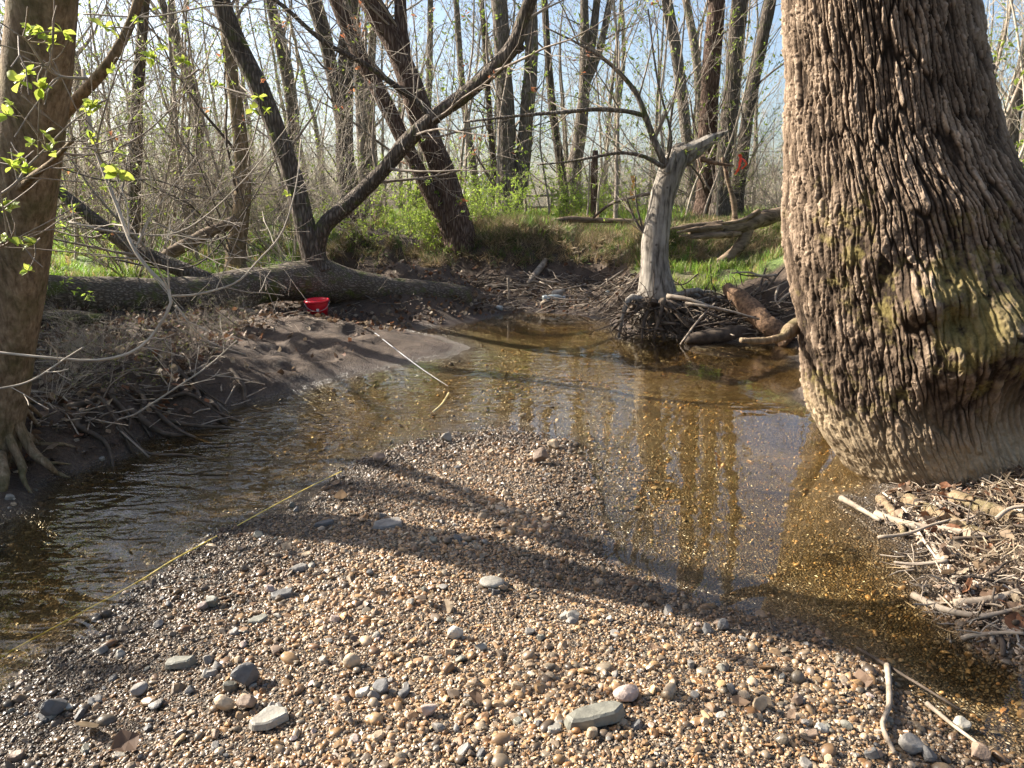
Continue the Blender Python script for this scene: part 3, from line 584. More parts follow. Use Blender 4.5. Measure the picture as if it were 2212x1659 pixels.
# dead grey snag with live sprouts, standing on its root mass
def snag():
    Y = 8.9
    root, tips, base = cust_tree('dead_snag', 'grey barkless dead trunk broken at the top, standing on a tangled root mass', [[(1418, 640, 84, Y), (1416, 600, 66, Y), (1415, 550, 55, Y), (1420, 490, 52, Y), (1430, 430, 50, Y), (1445, 382, 52, Y), (1458, 350, 50, Y), (1472, 326, 38, Y)]],
        M['dead'], M['twig'], 41, ext=0, nbr=0, lump=.2)
    for pts in ([(1458, 352, 40, Y), (1490, 326, 32, Y), (1530, 304, 22, Y), (1572, 284, 6, Y)], [(1462, 345, 30, Y - .05), (1480, 325, 24, Y - .05), (1505, 314, 5, Y - .05)], [(1450, 350, 34, Y + .05), (1462, 322, 24, Y + .05), (1478, 308, 4, Y + .05)], [(1440, 372, 20, Y - .12), (1452, 345, 16, Y - .14), (1458, 322, 3, Y - .12)], [(1480, 350, 26, Y), (1520, 318, 18, Y), (1556, 300, 4, Y)]):
        P, r = stem_pts(pts); mb = MB(); mb.tube(spline(P, 10) - base, np.interp(np.linspace(0, 1, 10), np.linspace(0, 1, len(r)), r), 7, True, .35, len(pts)); mb.obj('broken_wood', M['dead'], root, False)
    rng = np.random.default_rng(5); S = Sp(num=(1.5, 3.2, 5, 0), sides=(8, 5, 4, 3), wig=(.06, .1, .14, .2)); tw = MB(); tips = []
    for pts in ([(1440, 365, 16, Y - .1), (1425, 330, 14, Y - .15), (1408, 290, 13, Y - .15), (1392, 245, 12, Y - .2), (1370, 195, 10, Y - .2), (1320, 140, 8, Y - .2), (1260, 100, 5, Y - .2), (1180, 60, 3, Y - .2)],
                [(1393, 250, 10, Y - .2), (1350, 240, 9, Y - .2), (1290, 236, 9, Y - .2), (1220, 242, 8, Y - .2), (1120, 250, 6, Y - .2), (1000, 264, 4, Y - .2)],
                [(1432, 360, 9, Y - .2), (1390, 338, 8, Y - .2), (1340, 330, 7, Y - .2), (1280, 340, 6, Y - .2), (1220, 350, 4, Y - .2), (1160, 356, 3, Y - .2)],
                [(1440, 350, 6, Y), (1450, 250, 5, Y), (1470, 130, 4, Y), (1480, 20, 3, Y)], [(1430, 370, 6, Y), (1450, 300, 5, Y - .2), (1420, 170, 4, Y - .2), (1400, 20, 3, Y - .2)],
                [(1400, 520, 6, Y), (1370, 470, 5, Y), (1350, 420, 3, Y)], [(1390, 500, 5, Y), (1375, 440, 4, Y), (1372, 380, 3, Y)]):
        P, r = stem_pts(pts); Q = spline(P, 22) - base; rq = np.interp(np.linspace(0, 1, 22), np.linspace(0, 1, len(r)), r); mb = MB(); mb.tube(Q, rq, 8, True, .08); mb.obj('sprout', M['bark_grey'], root)
        D = np.gradient(Q, axis=0); D /= np.linalg.norm(D, axis=1)[:, None]
        for j in range(7):
            i = int(rng.uniform(4, 20)); grow([tw], Q[i], norm(side_dir(D[i], .9, rng) + UPV * .25), rng.uniform(.4, 1.5), max(.004, rq[i] * .4), 1, rng, S, tips)
    tw.obj('branches', M['twig'], root); leafify(tips, .14, .05, rng, 4).obj('young_leaves', M['bud'], root, False, True)
    mb = MB(); mb.tube(spline([at(1515, 343, Y - .05), at(1545, 352, Y - .15), at(1585, 358, Y - .2)], 6) - base, [.03, .025, .012], 6, True); mb.obj('splinter', M['rot'], root)
    # roots
    c = at(1420, 650, Y) - base
    ends = [(1335, 735, 8.5), (1320, 715, 8.6), (1350, 690, 8.5), (1385, 740, 8.35), (1410, 742, 8.3), (1440, 745, 8.3), (1480, 740, 8.4), (1530, 690, 8.6), (1560, 660, 8.9), (1520, 640, 8.8), (1600, 690, 8.8), (1580, 735, 8.5), (1370, 660, 8.5), (1460, 700, 8.3), (1500, 720, 8.3), (1620, 640, 9.3)]
    for k, e in enumerate(ends):
        e = at(*e) - base; m1 = c * .55 + e * .45 + rng.normal(0, .08, 3) + np.array([0, -.1, .1]); m0 = c * .85 + e * .15 + np.array([0, -.12, 0.02])
        mb = MB(); mb.tube(spline([c, m0, m1, e], 14), np.linspace(rng.uniform(.05, .09), .016, 14), 8, True, .3, k); mb.obj('root', M['dead'] if k in (0, 7, 8, 9, 15) else M['root'], root)
    mb = MB()
    for k in range(460):
        a = c + np.array([rng.uniform(-.45, 1.5), rng.uniform(-.6, .1), rng.uniform(-.55, .05)]); d = norm(rng.normal(size=3) * [1, .5, .7]); P = [a]
        for q in range(6): d = norm(d + rng.normal(0, .35, 3) + [0, 0, -.12]); P.append(P[-1] + d * rng.uniform(.05, .12))
        mb.tube(P, np.linspace(rng.uniform(.005, .014), .003, 7), 4)
    mb.obj('rootlets', M['root'], root)
    mb = MB(); Q = spline([c + [-.3, .1, -.35], c + [.2, .15, -.3], c + [.8, .2, -.35], c + [1.4, .25, -.4]], 20); mb.tube(Q, np.interp(np.linspace(0, 1, 20), [0, .15, .85, 1], [.14, .3, .32, .14]), 14, True, .5); mb.obj('root_soil', M['drift_dark'], root)
snag()

# broken dead trunk on the right of the far bank, propped on a limb
def broken_trunk():
    q = at(1600, 520, 10.2); base = np.array([q[0], q[1], hz(q[0], q[1])])
    root = empty('splintered_log', tuple(base), 'splintered dead trunk lying on the bank between the snag and the big tree', 'log')
    for nm, pts in (('trunk', [(1490, 500, 16, 9.95), (1520, 498, 26, 10), (1560, 494, 28, 10.1), (1610, 488, 34, 10.2), (1650, 472, 34, 10.3), (1700, 460, 30, 10.5), (1780, 442, 28, 10.8)]), ('prop_limb', [(1615, 495, 26, 10.2), (1600, 530, 24, 10.1), (1565, 560, 22, 9.95), (1530, 590, 24, 9.8), (1495, 618, 20, 9.7)]), ('splinter', [(1468, 510, 3, 9.85), (1530, 508, 14, 9.95), (1600, 505, 10, 10.05)]), ('splinter', [(1450, 493, 3, 9.9), (1490, 490, 12, 9.95), (1560, 484, 16, 10.1)]), ('splinter', [(1462, 502, 3, 9.8), (1500, 496, 10, 9.9), (1560, 490, 14, 10.0)]), ('splinter', [(1480, 515, 2, 9.8), (1520, 512, 9, 9.85), (1580, 506, 14, 10.0)]), ('splinter', [(1640, 455, 12, 10.2), (1600, 478, 10, 10.1), (1545, 484, 3, 10.0)]), ('upright_limb', [(1588, 490, 14, 10.2), (1585, 440, 12, 10.2), (1575, 400, 9, 10.2), (1560, 340, 7, 10.2)])):
        P, r = stem_pts(pts); mb = MB(); mb.tube(spline(P, 26) - base, np.interp(np.linspace(0, 1, 26), np.linspace(0, 1, len(r)), r), 12, True, .3, 3); mb.obj(nm, M['dead_x'], root)
broken_trunk()

def log_thing(name, label, pts, m, sides=10, lump=.2, cat='log', group=None, seed=1, n=16):
    P, r = stem_pts(pts); c = P.mean(0); mb = MB(); mb.tube(spline(P, n) - c, np.interp(np.linspace(0, 1, n), np.linspace(0, 1, len(r)), r), sides, True, lump, seed)
    o = mb.obj(name, m); o.location = c; return tag(o, label, cat, group)
log_thing('rotten_log', 'reddish rotten log slanting down into the water beside the big tree', [(1572, 622, 26, 8.6), (1595, 645, 40, 8.4), (1630, 675, 44, 8.2), (1665, 705, 46, 8.0), (1705, 740, 44, 7.9)], M['rot'], lump=.4, n=30, sides=14)
log_thing('sunken_log', 'dark sodden log at the water line below the root mass', [(1480, 735, 20, 8.1), (1530, 728, 34, 8.1), (1590, 722, 36, 8.15), (1640, 726, 26, 8.2)], M['drift_dark'], lump=.35)
log_thing('pale_log', 'pale broken log tilted up behind the left part of the fallen trunk', [(355, 556, 26, 10.5), (400, 530, 26, 10.6), (450, 503, 24, 10.7), (512, 476, 22, 10.8)], M['dead_x'])
log_thing('bank_log', 'short mossy log lying under the left end of the fallen trunk', [(60, 690, 34, 7.2), (140, 688, 36, 7.2), (235, 690, 22, 7.2)], M['bark_log'])
log_thing('bleached_driftwood', 'bleached forked driftwood beam leaning on the far bank foot', [(1135, 625, 8, 11.9), (1150, 600, 13, 12.1), (1170, 575, 15, 12.4), (1178, 560, 10, 12.5)], M['drift'])
log_thing('upright_stick', 'thin upright stick standing in the debris right of the leaning trunks', [(1098, 668, 5, 10.9), (1099, 635, 5, 10.9), (1097, 600, 4, 10.9)], M['drift'], cat='stick')
log_thing('top_log', 'pale weathered log half buried in grass on the top of the far bank', [(1165, 482, 7, 14.3), (1230, 474, 14, 14.4), (1290, 476, 12, 14.4), (1380, 477, 8, 14.3)], M['dead_x'])
log_thing('arching_limb', 'bare dark limb arching up from the grass to the dead snag', [(1282, 470, 5, 12), (1320, 440, 7, 11.6), (1370, 425, 7, 11.3), (1425, 415, 6, 11)], M['twig_dark'], cat='branch')
log_thing('bank_beam', 'grey driftwood pole lying against the bank under the rotten log', [(1480, 660, 10, 8.6), (1550, 645, 14, 8.9), (1640, 640, 12, 9.2), (1700, 632, 12, 9.4)], M['drift'], lump=.15)
log_thing('under_log', 'pale curved limb lying behind the mud beach below the fallen trunk', [(480, 672, 12, 8.6), (530, 672, 14, 8.6), (580, 688, 12, 8.5), (620, 694, 9, 8.4)], M['drift'])

# ------------------------------------------------------------------ middle-distance trees, one by one
SB = Sp(num=(1.7, 2.4, 3.2, 0), lr=(.4, .45, .45, .4), sides=(10, 4, 3, 3))
def up_stem(px0, py0, px1, w0, w1, Y, mid=None):
    pts = [(px0, py0, w0 * 1.25, Y), (px0 + (px1 - px0) * .08, py0 - 40, w0, Y)]
    if mid: pts.append((mid[0], mid[1], (w0 + w1) / 2, Y))
    return pts + [(px1, 0, w1, Y), (px1 + (px1 - (mid[0] if mid else px0)) * .2, -60, w1, Y)]
MID = [
 ('dark_tree', 'dark straight tree with two upper trunks left of the leaning trunks', [up_stem(750, 500, 755, 40, 28, 17, (744, 250)), [(743, 290, 26, 17), (725, 200, 24, 17), (700, 90, 22, 17), (672, 0, 20, 17), (660, -60, 18, 17)]], 'bark_dark'),
 ('slim_tree', 'slim paler tree just right of the dark straight tree', [up_stem(792, 480, 765, 26, 18, 19, (780, 240))], 'bark_grey'),
 ('twin_tree', 'mossy twin-trunk tree rising behind the round green bush', [up_stem(1098, 452, 1078, 40, 30, 19, (1092, 230)), [(1108, 440, 34, 19), (1126, 390, 30, 19), (1136, 270, 28, 19), (1148, 130, 27, 19), (1146, 0, 24, 19), (1146, -60, 22, 19)]], 'bark_grey'),
 ('curved_tree', 'slender curved tree right of the mossy twin-trunk tree', [up_stem(1218, 430, 1176, 18, 12, 21, (1190, 200))], 'bark_dark'),
 ('forked_tree', 'tree forking into three high trunks between the twin-trunk tree and the snag', [up_stem(1238, 420, 1262, 30, 16, 22, (1262, 200)), [(1258, 230, 20, 22), (1275, 120, 17, 22), (1290, 0, 14, 22), (1296, -60, 12, 22)], [(1262, 190, 16, 22), (1295, 110, 14, 22), (1318, 0, 12, 22), (1330, -60, 11, 22)]], 'bark_grey'),
 ('leaning_slim_tree', 'slim tree leaning right above the top of the dead snag', [up_stem(1500, 440, 1440, 24, 20, 20, (1465, 140))], 'bark_grey'),
 ('brown_tree', 'thick brown tree directly behind the broken top of the snag', [up_stem(1525, 450, 1548, 42, 32, 17, (1532, 220))], 'bark_red'),
 ('straight_tree', 'dark tree between the brown tree and the big right trunk', [up_stem(1555, 450, 1598, 34, 30, 16.5, (1582, 180))], 'bark_dark'),
 ('slanting_tree', 'dark slanting tree nearest to the big right trunk', [up_stem(1590, 440, 1664, 26, 22, 18, (1620, 220))], 'bark_dark'),
 ('left_dark_tree', 'dark trunk standing over the left part of the fallen log', [up_stem(290, 520, 312, 30, 18, 12.5, (294, 260))], 'bark_dark'),
 ('mossy_stump_tree', 'brown trunk rooted just behind the middle of the fallen log', [up_stem(512, 585, 480, 38, 22, 11.2, (524, 360))], 'bark_left'),
 ('left_bent_tree', 'bent grey tree in the tangle above the left fallen log', [up_stem(400, 500, 348, 24, 14, 15, (430, 250))], 'bark_grey'),
 ('pale_stem_tree', 'pale slender tree left of the dark stem on the fallen log', [up_stem(610, 480, 580, 20, 14, 18, (628, 250))], 'bark_grey'),
 ('gap_tree', 'slim leaning tree in the bright sky gap right of the leaning trunks', [up_stem(1030, 430, 985, 16, 11, 24, (1000, 200))], 'bark_grey'),
 ('gap_sapling', 'thin dark sapling left of the mossy twin-trunk tree', [up_stem(1072, 425, 1040, 14, 9, 20, (1060, 280))], 'bark_dark'),
 ('sky_tree', 'straight slim tree seen between the leaning trunks and the white sky', [up_stem(905, 430, 930, 16, 11, 25, (925, 220))], 'bark_grey'),
 ('broken_top_tree', 'short broken dark trunk left of the dead snag', [[(1285, 450, 17, 17), (1283, 400, 15, 17), (1284, 360, 15, 17), (1286, 325, 11, 17)]], 'bark_red'),
]
for k, (nm, lab, stems, bk) in enumerate(MID):
    cust_tree(nm, lab, stems, M[bk], M['twig' if k % 2 else 'twig_dark'], 100 + k, ext=(0 if nm == 'broken_top_tree' else 7), S=SB, bstart=.2, nbr=(.2 if nm == 'broken_top_tree' else .75), leaf=M['bud'], lfrac=.14, lsize=.07, lump=.12, names=['trunk'] + ['stem'] * 3)

# ------------------------------------------------------------------ the wood: a few built, many copied
def copy_tree(o, parent=None):
    c = o.copy(); COL.objects.link(c); c.parent = parent
    for ch in o.children: copy_tree(ch, c)
    return c
def proto_tree(h, r, seed, bark, twig, S, leaf, lf, bstart):
    rng = np.random.default_rng(seed); mbs = [MB(), MB()]; tips = []; p = np.array([0, 0, -.2]); d = norm(np.array([rng.normal(0, .08), rng.normal(0, .08), 1])); n = 16; P = [p]; D = [d]
    for i in range(n): d = norm(d + rng.normal(0, .06, 3) + UPV * .05); p = p + d * h / n; P.append(p); D.append(d)
    t = np.linspace(0, 1, n + 1); rad = np.maximum(r * (1 - .85 * t) * (1 + .5 * np.exp(-t * 25)), .004)
    mbs[0].tube(spline(P, 34), np.interp(np.linspace(0, 1, 34), t, rad), 10 if r > .08 else 6, False, .08, seed)
    spawn([mbs[1], mbs[1]], P, D, rad, h, 0, rng, S, tips, bstart)
    lm = leafify(tips, lf, .075, rng, 2)
    return mbs[0].mesh('trunk', bark), mbs[1].mesh('branches', twig), (lm.mesh('young_leaves', leaf, False, True) if lm.n else None)
def proto_shrub(h, n, seed, bark, leaf, lf, lsize, arch, S, r=.009):
    rng = np.random.default_rng(seed); mb = MB(); tips = []
    for k in range(n):
        a = rng.uniform(0, 6.28); d = norm(np.array([math.cos(a) * arch, math.sin(a) * arch, 1])); p = np.array([math.cos(a), math.sin(a), 0]) * rng.uniform(0, .18) + [0, 0, -.06]
        grow([mb], p, d, h * rng.uniform(.6, 1.15), r * rng.uniform(.6, 1.2), 1, rng, S, tips)
    lm = leafify(tips, lf, lsize, rng, 4)
    return mb.mesh('stems', bark), None, (lm.mesh('leaves', leaf, False, True) if lm.n else None)
SF = Sp(num=(1.15, 1.8, 2.2, 0), start=(.22, .15, .15, 0), lr=(.24, .5, .5, .4), sides=(8, 4, 3, 3), minr=.0035)
SS = Sp(num=(2.8, 3.4, 4, 0), start=(.15, .15, .15, 0), lr=(.2, .45, .5, .4), sides=(5, 3, 3, 3), minr=.003)
SH = Sp(num=(2, 4.5, 6, 0), trop=(.1, -.12, -.05, 0), wig=(.06, .14, .2, .2), sides=(5, 4, 3, 3), lr=(.4, .42, .45, .4), minr=.0018)
BIG = [proto_tree(15, .17, 201, M['bark_grey'], M['twig'], SF, M['bud'], .12, .22), proto_tree(13, .13, 202, M['bark_grey'], M['twig_pale'], SF, M['bud'], .1, .18), proto_tree(16, .2, 203, M['bark_grey'], M['twig'], SF, M['bud'], .12, .25), proto_tree(12, .1, 204, M['bark_grey'], M['twig_pale'], SF, M['bud'], .2, .15)]
SAP = [proto_tree(6.5, .03, 211, M['twig'], M['twig'], SS, M['bud'], .3, .12), proto_tree(5, .022, 212, M['twig_pale'], M['twig_pale'], SS, M['bud'], .34, .1), proto_tree(7.5, .04, 213, M['twig'], M['twig_pale'], SS, M['bud'], .15, .2)]
THK = [proto_shrub(2.4, 16, 221, M['twig'], M['shrubleaf'], .08, .035, .6, SH), proto_shrub(2.9, 14, 222, M['twig_pale'], M['shrubleaf'], .06, .035, .75, SH), proto_shrub(1.9, 18, 223, M['twig_dark'], M['shrubleaf'], .1, .04, .8, SH)]
GRN = [proto_shrub(1.2, 34, 231, M['twig'], M['greenleaf'], .95, .055, .8, SH, .006), proto_shrub(1.5, 30, 232, M['twig'], M['greenleaf'], .95, .055, .75, SH, .006)]
SHD = [proto_shrub(2.6, 22, 241, M['twig'], M['greenleaf'], .45, .075, .5, SH), proto_shrub(2.9, 20, 242, M['twig_dark'], M['greenleaf'], .45, .075, .45, SH)]
def place(name, meshes, loc, rz, s, label, cat, group=None, tilt=(0, 0)):
    r = empty(name, loc, label, cat, group); r.rotation_euler = (tilt[0], tilt[1], rz); r.scale = (s, s, s)
    for me in meshes:
        if me is not None: link(bpy.data.objects.new(me.name.split('.')[0], me), r)
    return r
def where(px):
    for lim, t in ((-9e9, ''), (170, 'behind the left foreground trunk'), (330, 'above the left end of the fallen log'), (500, 'in the tangle left of the dark leaning stem'), (660, 'close left of the dark leaning stem'), (790, 'around the dark straight tree'), (960, 'behind the leaning reddish trunks'), (1070, 'in the bright sky gap'), (1180, 'behind the mossy twin-trunk tree'), (1310, 'around the tree with three high trunks'), (1480, 'behind the dead grey snag'), (1720, 'between the snag and the big right trunk')):
        if px < lim: return t
    return 'to the right of the big right trunk'
rngW = np.random.default_rng(77); placed = []
WOOD = {}
def wood(n, y0, y1, meshes, name, what, cat, smin, smax, mind, pxr=(-150, 2350), skip=None):
    c = 0; tries = 0
    while c < n and tries < n * 40:
        tries += 1; Y = y0 + (y1 - y0) * rngW.uniform() ** 1.3; px = rngW.uniform(*pxr); x = at(px, 450, Y)[0]
        if skip and skip(px, Y): continue
        if (1720 < px < 2060 and pxr[0] < 1700) or any((x - a) ** 2 + (Y - b) ** 2 < mind ** 2 for a, b in placed): continue
        placed.append((x, Y)); z = hz(x, Y); w = where(px); k = rngW.integers(len(meshes))
        o = place(name, meshes[k], (x, Y, z), rngW.uniform(0, 6.28), rngW.uniform(smin, smax), what, cat, '%ss %s' % (name.replace('_', ' '), w), (rngW.normal(0, .05), rngW.normal(0, .05))); c += 1
        WOOD.setdefault((name, what, w), []).append((px, o))
ORD = ['leftmost', 'second from left', 'third from left', 'fourth from left', 'fifth from left', 'sixth from left', 'seventh from left', 'eighth from left', 'ninth from left', 'tenth from left', 'eleventh from left', 'twelfth from left', 'thirteenth from left', 'fourteenth from left', 'fifteenth from left', 'sixteenth from left', 'seventeenth from left', 'eighteenth from left', 'nineteenth from left', 'twentieth from left', 'twenty-first from left', 'twenty-second from left', 'twenty-third from left', 'twenty-fourth from left']
def name_wood():
    for (nm, what, w), L in WOOD.items():
        L.sort(key=lambda t: t[0])
        for i, (px, o) in enumerate(L): o['label'] = ('%s %s' % (what, w)) if len(L) == 1 else '%s %s, %s' % (what, w, ORD[i] if i < 24 and i < len(L) - 1 else 'rightmost' if i == len(L) - 1 else 'near the right')
gap = lambda px, Y: 940 < px < 1075 and rngW.uniform() < .75
wood(30, 19, 42, BIG, 'woodland_tree', 'bare woodland tree', 'tree', .8, 1.15, 1.0, skip=gap)
wood(30, 42, 95, BIG, 'far_tree', 'far bare tree', 'tree', .9, 1.3, 1.5, skip=gap)
wood(150, 14.8, 42, SAP, 'sapling', 'thin bare sapling', 'sapling', .7, 1.3, .25, skip=lambda px, Y: Y < 17 and px < 760)
wood(64, 16.5, 40, THK, 'thicket_shrub', 'leafless twiggy shrub', 'shrub', .7, 1.25, .5, skip=lambda px, Y: 1040 < px < 1350 and Y < 20)
wood(26, 12, 17, SAP, 'sapling', 'thin bare sapling', 'sapling', .7, 1.1, .35, pxr=(120, 700))
wood(9, 10.8, 17, THK, 'thicket_shrub', 'leafless twiggy shrub', 'shrub', .8, 1.4, .3, pxr=(100, 660))
wood(26, 10, 40, BIG, 'woodland_tree', 'bare woodland tree', 'tree', .8, 1.1, 1.6, pxr=(1730, 4300))
wood(24, 8.5, 26, SAP, 'sapling', 'thin bare sapling', 'sapling', .7, 1.2, .6, pxr=(1730, 4000))
wood(22, 9, 26, THK, 'thicket_shrub', 'leafless twiggy shrub', 'shrub', .8, 1.3, .6, pxr=(1730, 4000))
name_wood()
for px, py, Y, s, k in ((2135, 330, 9.5, .95, 1), (2172, 420, 8.5, .9, 1), (2205, 400, 7.5, 1.0, 0), (2150, 380, 11, 1.1, 1), (2225, 420, 9, 1.0, 1)):
    x = at(px, py, Y)[0]; place('tan_sapling', SAP[k], (x, Y, hz(x, Y)), px, s, 'tan straight sapling just right of the big trunk', 'sapling', 'saplings right of the big trunk')
# green shrubs
for px, Y, s, k, lab in ((1075, 14.9, .92, 0, 'round bright green bush under the mossy twin-trunk tree'), (905, 13.6, 1.0, 1, 'feathery green bush left of the leaning reddish trunks'), (945, 13.9, .6, 0, 'small green bush close behind the leaning reddish trunks'), (1248, 19, 1.0, 0, 'green bush below the tree with three high trunks'), (1330, 20, .8, 1, 'green bush further back left of the dead snag'), (1010, 24, 1.5, 1, 'pale green shrub far back in the bright gap'), (600, 22, 1.0, 0, 'green shrub far back left of the dark straight tree'), (2190, 8.0, .8, 0, 'green shrub low behind the right edge of the big trunk')):
    x = at(px, 470, Y)[0]; place('green_bush', GRN[k], (x, Y, hz(x, Y)), px * .7, s, lab, 'bush')
# trees of the left bank beyond the frame; their shade falls across the bar
for x, y, k, s, rz in ((-6.4, 8.2, 1, 1.0, 2.0), (-9.8, 8.4, 1, 1.0, 4.0)):
    place('bank_tree', BIG[k], (x, y, hz(x, y)), rz, s, 'bare tree on the left bank whose shadow falls over the stream', 'tree', 'left bank trees outside the frame')

def leaning_bank_tree():
    P = np.array([(-4.1, 5.75, .2), (-4.2, 5.6, 1.5), (-4.5, 5.45, 2.5), (-5.05, 5.15, 3.5), (-5.8, 5.1, 4.5), (-6.6, 5.2, 5.8), (-7.2, 5.3, 7.5)]); base = P[0]
    root = empty('leaning_bank_tree', tuple(base), 'slim tree leaning left, half hidden behind the left foreground trunk', 'tree'); mbs = [MB(), MB()]; tips = []; rng = np.random.default_rng(12); Q = spline(P, 40) - base; rq = np.linspace(.06, .03, 40)
    mb = MB(); mb.tube(Q, rq, 12, True, .1); mb.obj('trunk', M['bark_dark'], root); D = np.gradient(Q, axis=0); D /= np.linalg.norm(D, axis=1)[:, None]
    for k in range(4): i = int(rng.uniform(28, 39)); grow(mbs, Q[i], side_dir(D[i], .8, rng), rng.uniform(.8, 2), .015, 1, rng, ST, tips)
    mbs[1].obj('branches', M['twig'], root); leafify(tips, .15, .06, rng).obj('young_leaves', M['bud'], root, False, True)
leaning_bank_tree()
rngL = np.random.default_rng(19)
for k in range(20):  # unseen shrubs added beyond the left edge to shade channel and mud
    y = 2.9 + 5.4 * (k + rngL.uniform(0, .8)) / 20; x = -.74 * y - rngL.uniform(.7, 1.4) if y > 5 else rngL.uniform(-5.3, -4.5)
    place('shade_shrub', SHD[k % 2], (x, y, hz(x, y)), rngL.uniform(0, 6), (rngL.uniform(.5, .68) if y < 5.2 or y > 7.6 else rngL.uniform(.6, .78)), 'unseen leafing shrub added on the left bank to shade the channel and mud', 'shrub', 'unseen shade shrubs added left of the frame')

for k in range(22):  # unseen rest of the wood, added to block sky light from behind
    a = R(75 + 210 * (k + .5) / 22); d = rngL.uniform(6.5, 13) if k % 2 else rngL.uniform(12, 20); x, y = math.sin(a) * d + 1, math.cos(a) * d
    place('woodland_tree', BIG[k % 4], (x, y, hz(x, y)), rngL.uniform(0, 6), rngL.uniform(.8, 1.1), 'unseen bare tree of the wood behind the viewpoint, added to cut sky light', 'tree', 'unseen trees added behind the viewpoint')
for k, (px, py, sc_) in enumerate(((150, 810, .2), (230, 800, .22), (320, 810, .2), (400, 790, .22), (110, 870, .2), (280, 860, .2), (460, 760, .18), (520, 720, .18))):
    q = ghit(px, py); place('brush', THK[k % 3], (q[0], q[1], q[2]), k * 1.3, sc_, 'dead brush %s on the dark left bank' % ('beside the left trunk', 'under the hooping branch', 'in the middle', 'below the fallen log', 'low by the roots', 'near the water', 'at the upper right end', 'next to the mud beach')[k], 'brush')

# ------------------------------------------------------------------ scatter with geometry nodes
def scatter(name, P, rot, scl, col, idx, meshes, mtl, label, cat):
    me = bpy.data.meshes.new(name); me.vertices.add(len(P)); me.vertices.foreach_set('co', np.asarray(P, np.float32).ravel())
    def at_(n, t, f, v): a = me.attributes.new(n, t, 'POINT'); a.data.foreach_set(f, np.ascontiguousarray(v).ravel())
    at_('rot', 'FLOAT_VECTOR', 'vector', np.asarray(rot, np.float32)); at_('scl', 'FLOAT_VECTOR', 'vector', np.asarray(scl, np.float32))
    at_('col', 'FLOAT_COLOR', 'color', np.hstack([col, np.ones((len(P), 1))]).astype(np.float32)); at_('idx', 'INT', 'value', np.asarray(idx, np.int32))
    coll = bpy.data.collections.new(name + '_pieces')
    for k, m in enumerate(meshes):
        m.materials.clear(); m.materials.append(mtl); o = bpy.data.objects.new('%s_piece' % name, m); coll.objects.link(o)
    g = bpy.data.node_groups.new(name, 'GeometryNodeTree'); g.interface.new_socket('Geometry', in_out='INPUT', socket_type='NodeSocketGeometry'); g.interface.new_socket('Geometry', in_out='OUTPUT', socket_type='NodeSocketGeometry')
    gi = g.nodes.new('NodeGroupInput'); go = g.nodes.new('NodeGroupOutput'); ip = g.nodes.new('GeometryNodeInstanceOnPoints'); ci = g.nodes.new('GeometryNodeCollectionInfo')
    ci.inputs['Collection'].default_value = coll; ci.inputs['Separate Children'].default_value = True; ci.inputs['Reset Children'].default_value = True
    def na(nm, t): n = g.nodes.new('GeometryNodeInputNamedAttribute'); n.data_type = t; n.inputs['Name'].default_value = nm; return [s for s in n.outputs if s.enabled and s.name == 'Attribute'][0]
    g.links.new(gi.outputs[0], ip.inputs['Points']); g.links.new(ci.outputs[0], ip.inputs['Instance']); ip.inputs['Pick Instance'].default_value = True
    g.links.new(na('idx', 'INT'), ip.inputs['Instance Index']); g.links.new(na('rot', 'FLOAT_VECTOR'), ip.inputs['Rotation']); g.links.new(na('scl', 'FLOAT_VECTOR'), ip.inputs['Scale']); g.links.new(ip.outputs[0], go.inputs[0])
    o = bpy.data.objects.new(name, me); link(o); mod = o.modifiers.new('scatter', 'NODES'); mod.node_group = g; me.materials.append(mtl)
    return tag(o, label, cat, None, 'stuff')
def stone_mesh(seed, sub=2, angular=.0, flat=(1, .8, .55), noise=.18):
    bm = bmesh.new(); bmesh.ops.create_icosphere(bm, subdivisions=sub, radius=1); rng = np.random.default_rng(seed)
    V = np.array([v.co[:] for v in bm.verts])
    for k in range(int(angular)):
        n = norm(rng.normal(size=3)); c = rng.uniform(.45, .8); dd = V @ n; V = V - np.where(dd > c, dd - c, 0)[:, None] * n[None] * .9
    V = V * (1 + noise * fbm(V * 1.1 + seed * 3.7, 2, seed)[:, None]) * np.array(flat)
    for v, c in zip(bm.verts, V): v.co = c
    me = bpy.data.meshes.new('stone'); bm.to_mesh(me); bm.free()
    me.polygons.foreach_set('use_smooth', np.full(len(me.polygons), angular < 3)); return me
PEB = [stone_mesh(300 + k, 2, (0, 3, 5, 6, 8)[k % 5], ((1, .82, .6), (1, .7, .45), (1, .75, .6), (1, .65, .4), (1, .8, .35))[k % 5]) for k in range(15)]
PAL = np.array([.75, .635, .51]) * np.array([(.42, .31, .2), (.5, .39, .26), (.34, .24, .15), (.46, .33, .19), (.3, .26, .21), (.36, .33, .28), (.22, .19, .16), (.52, .45, .36), (.4, .25, .13), (.16, .135, .11), (.55, .5, .43), (.28, .2, .14), (.48, .36, .22), (.26, .25, .22)])
m_peb = inst_mat('pebble', .42, 0, .5)
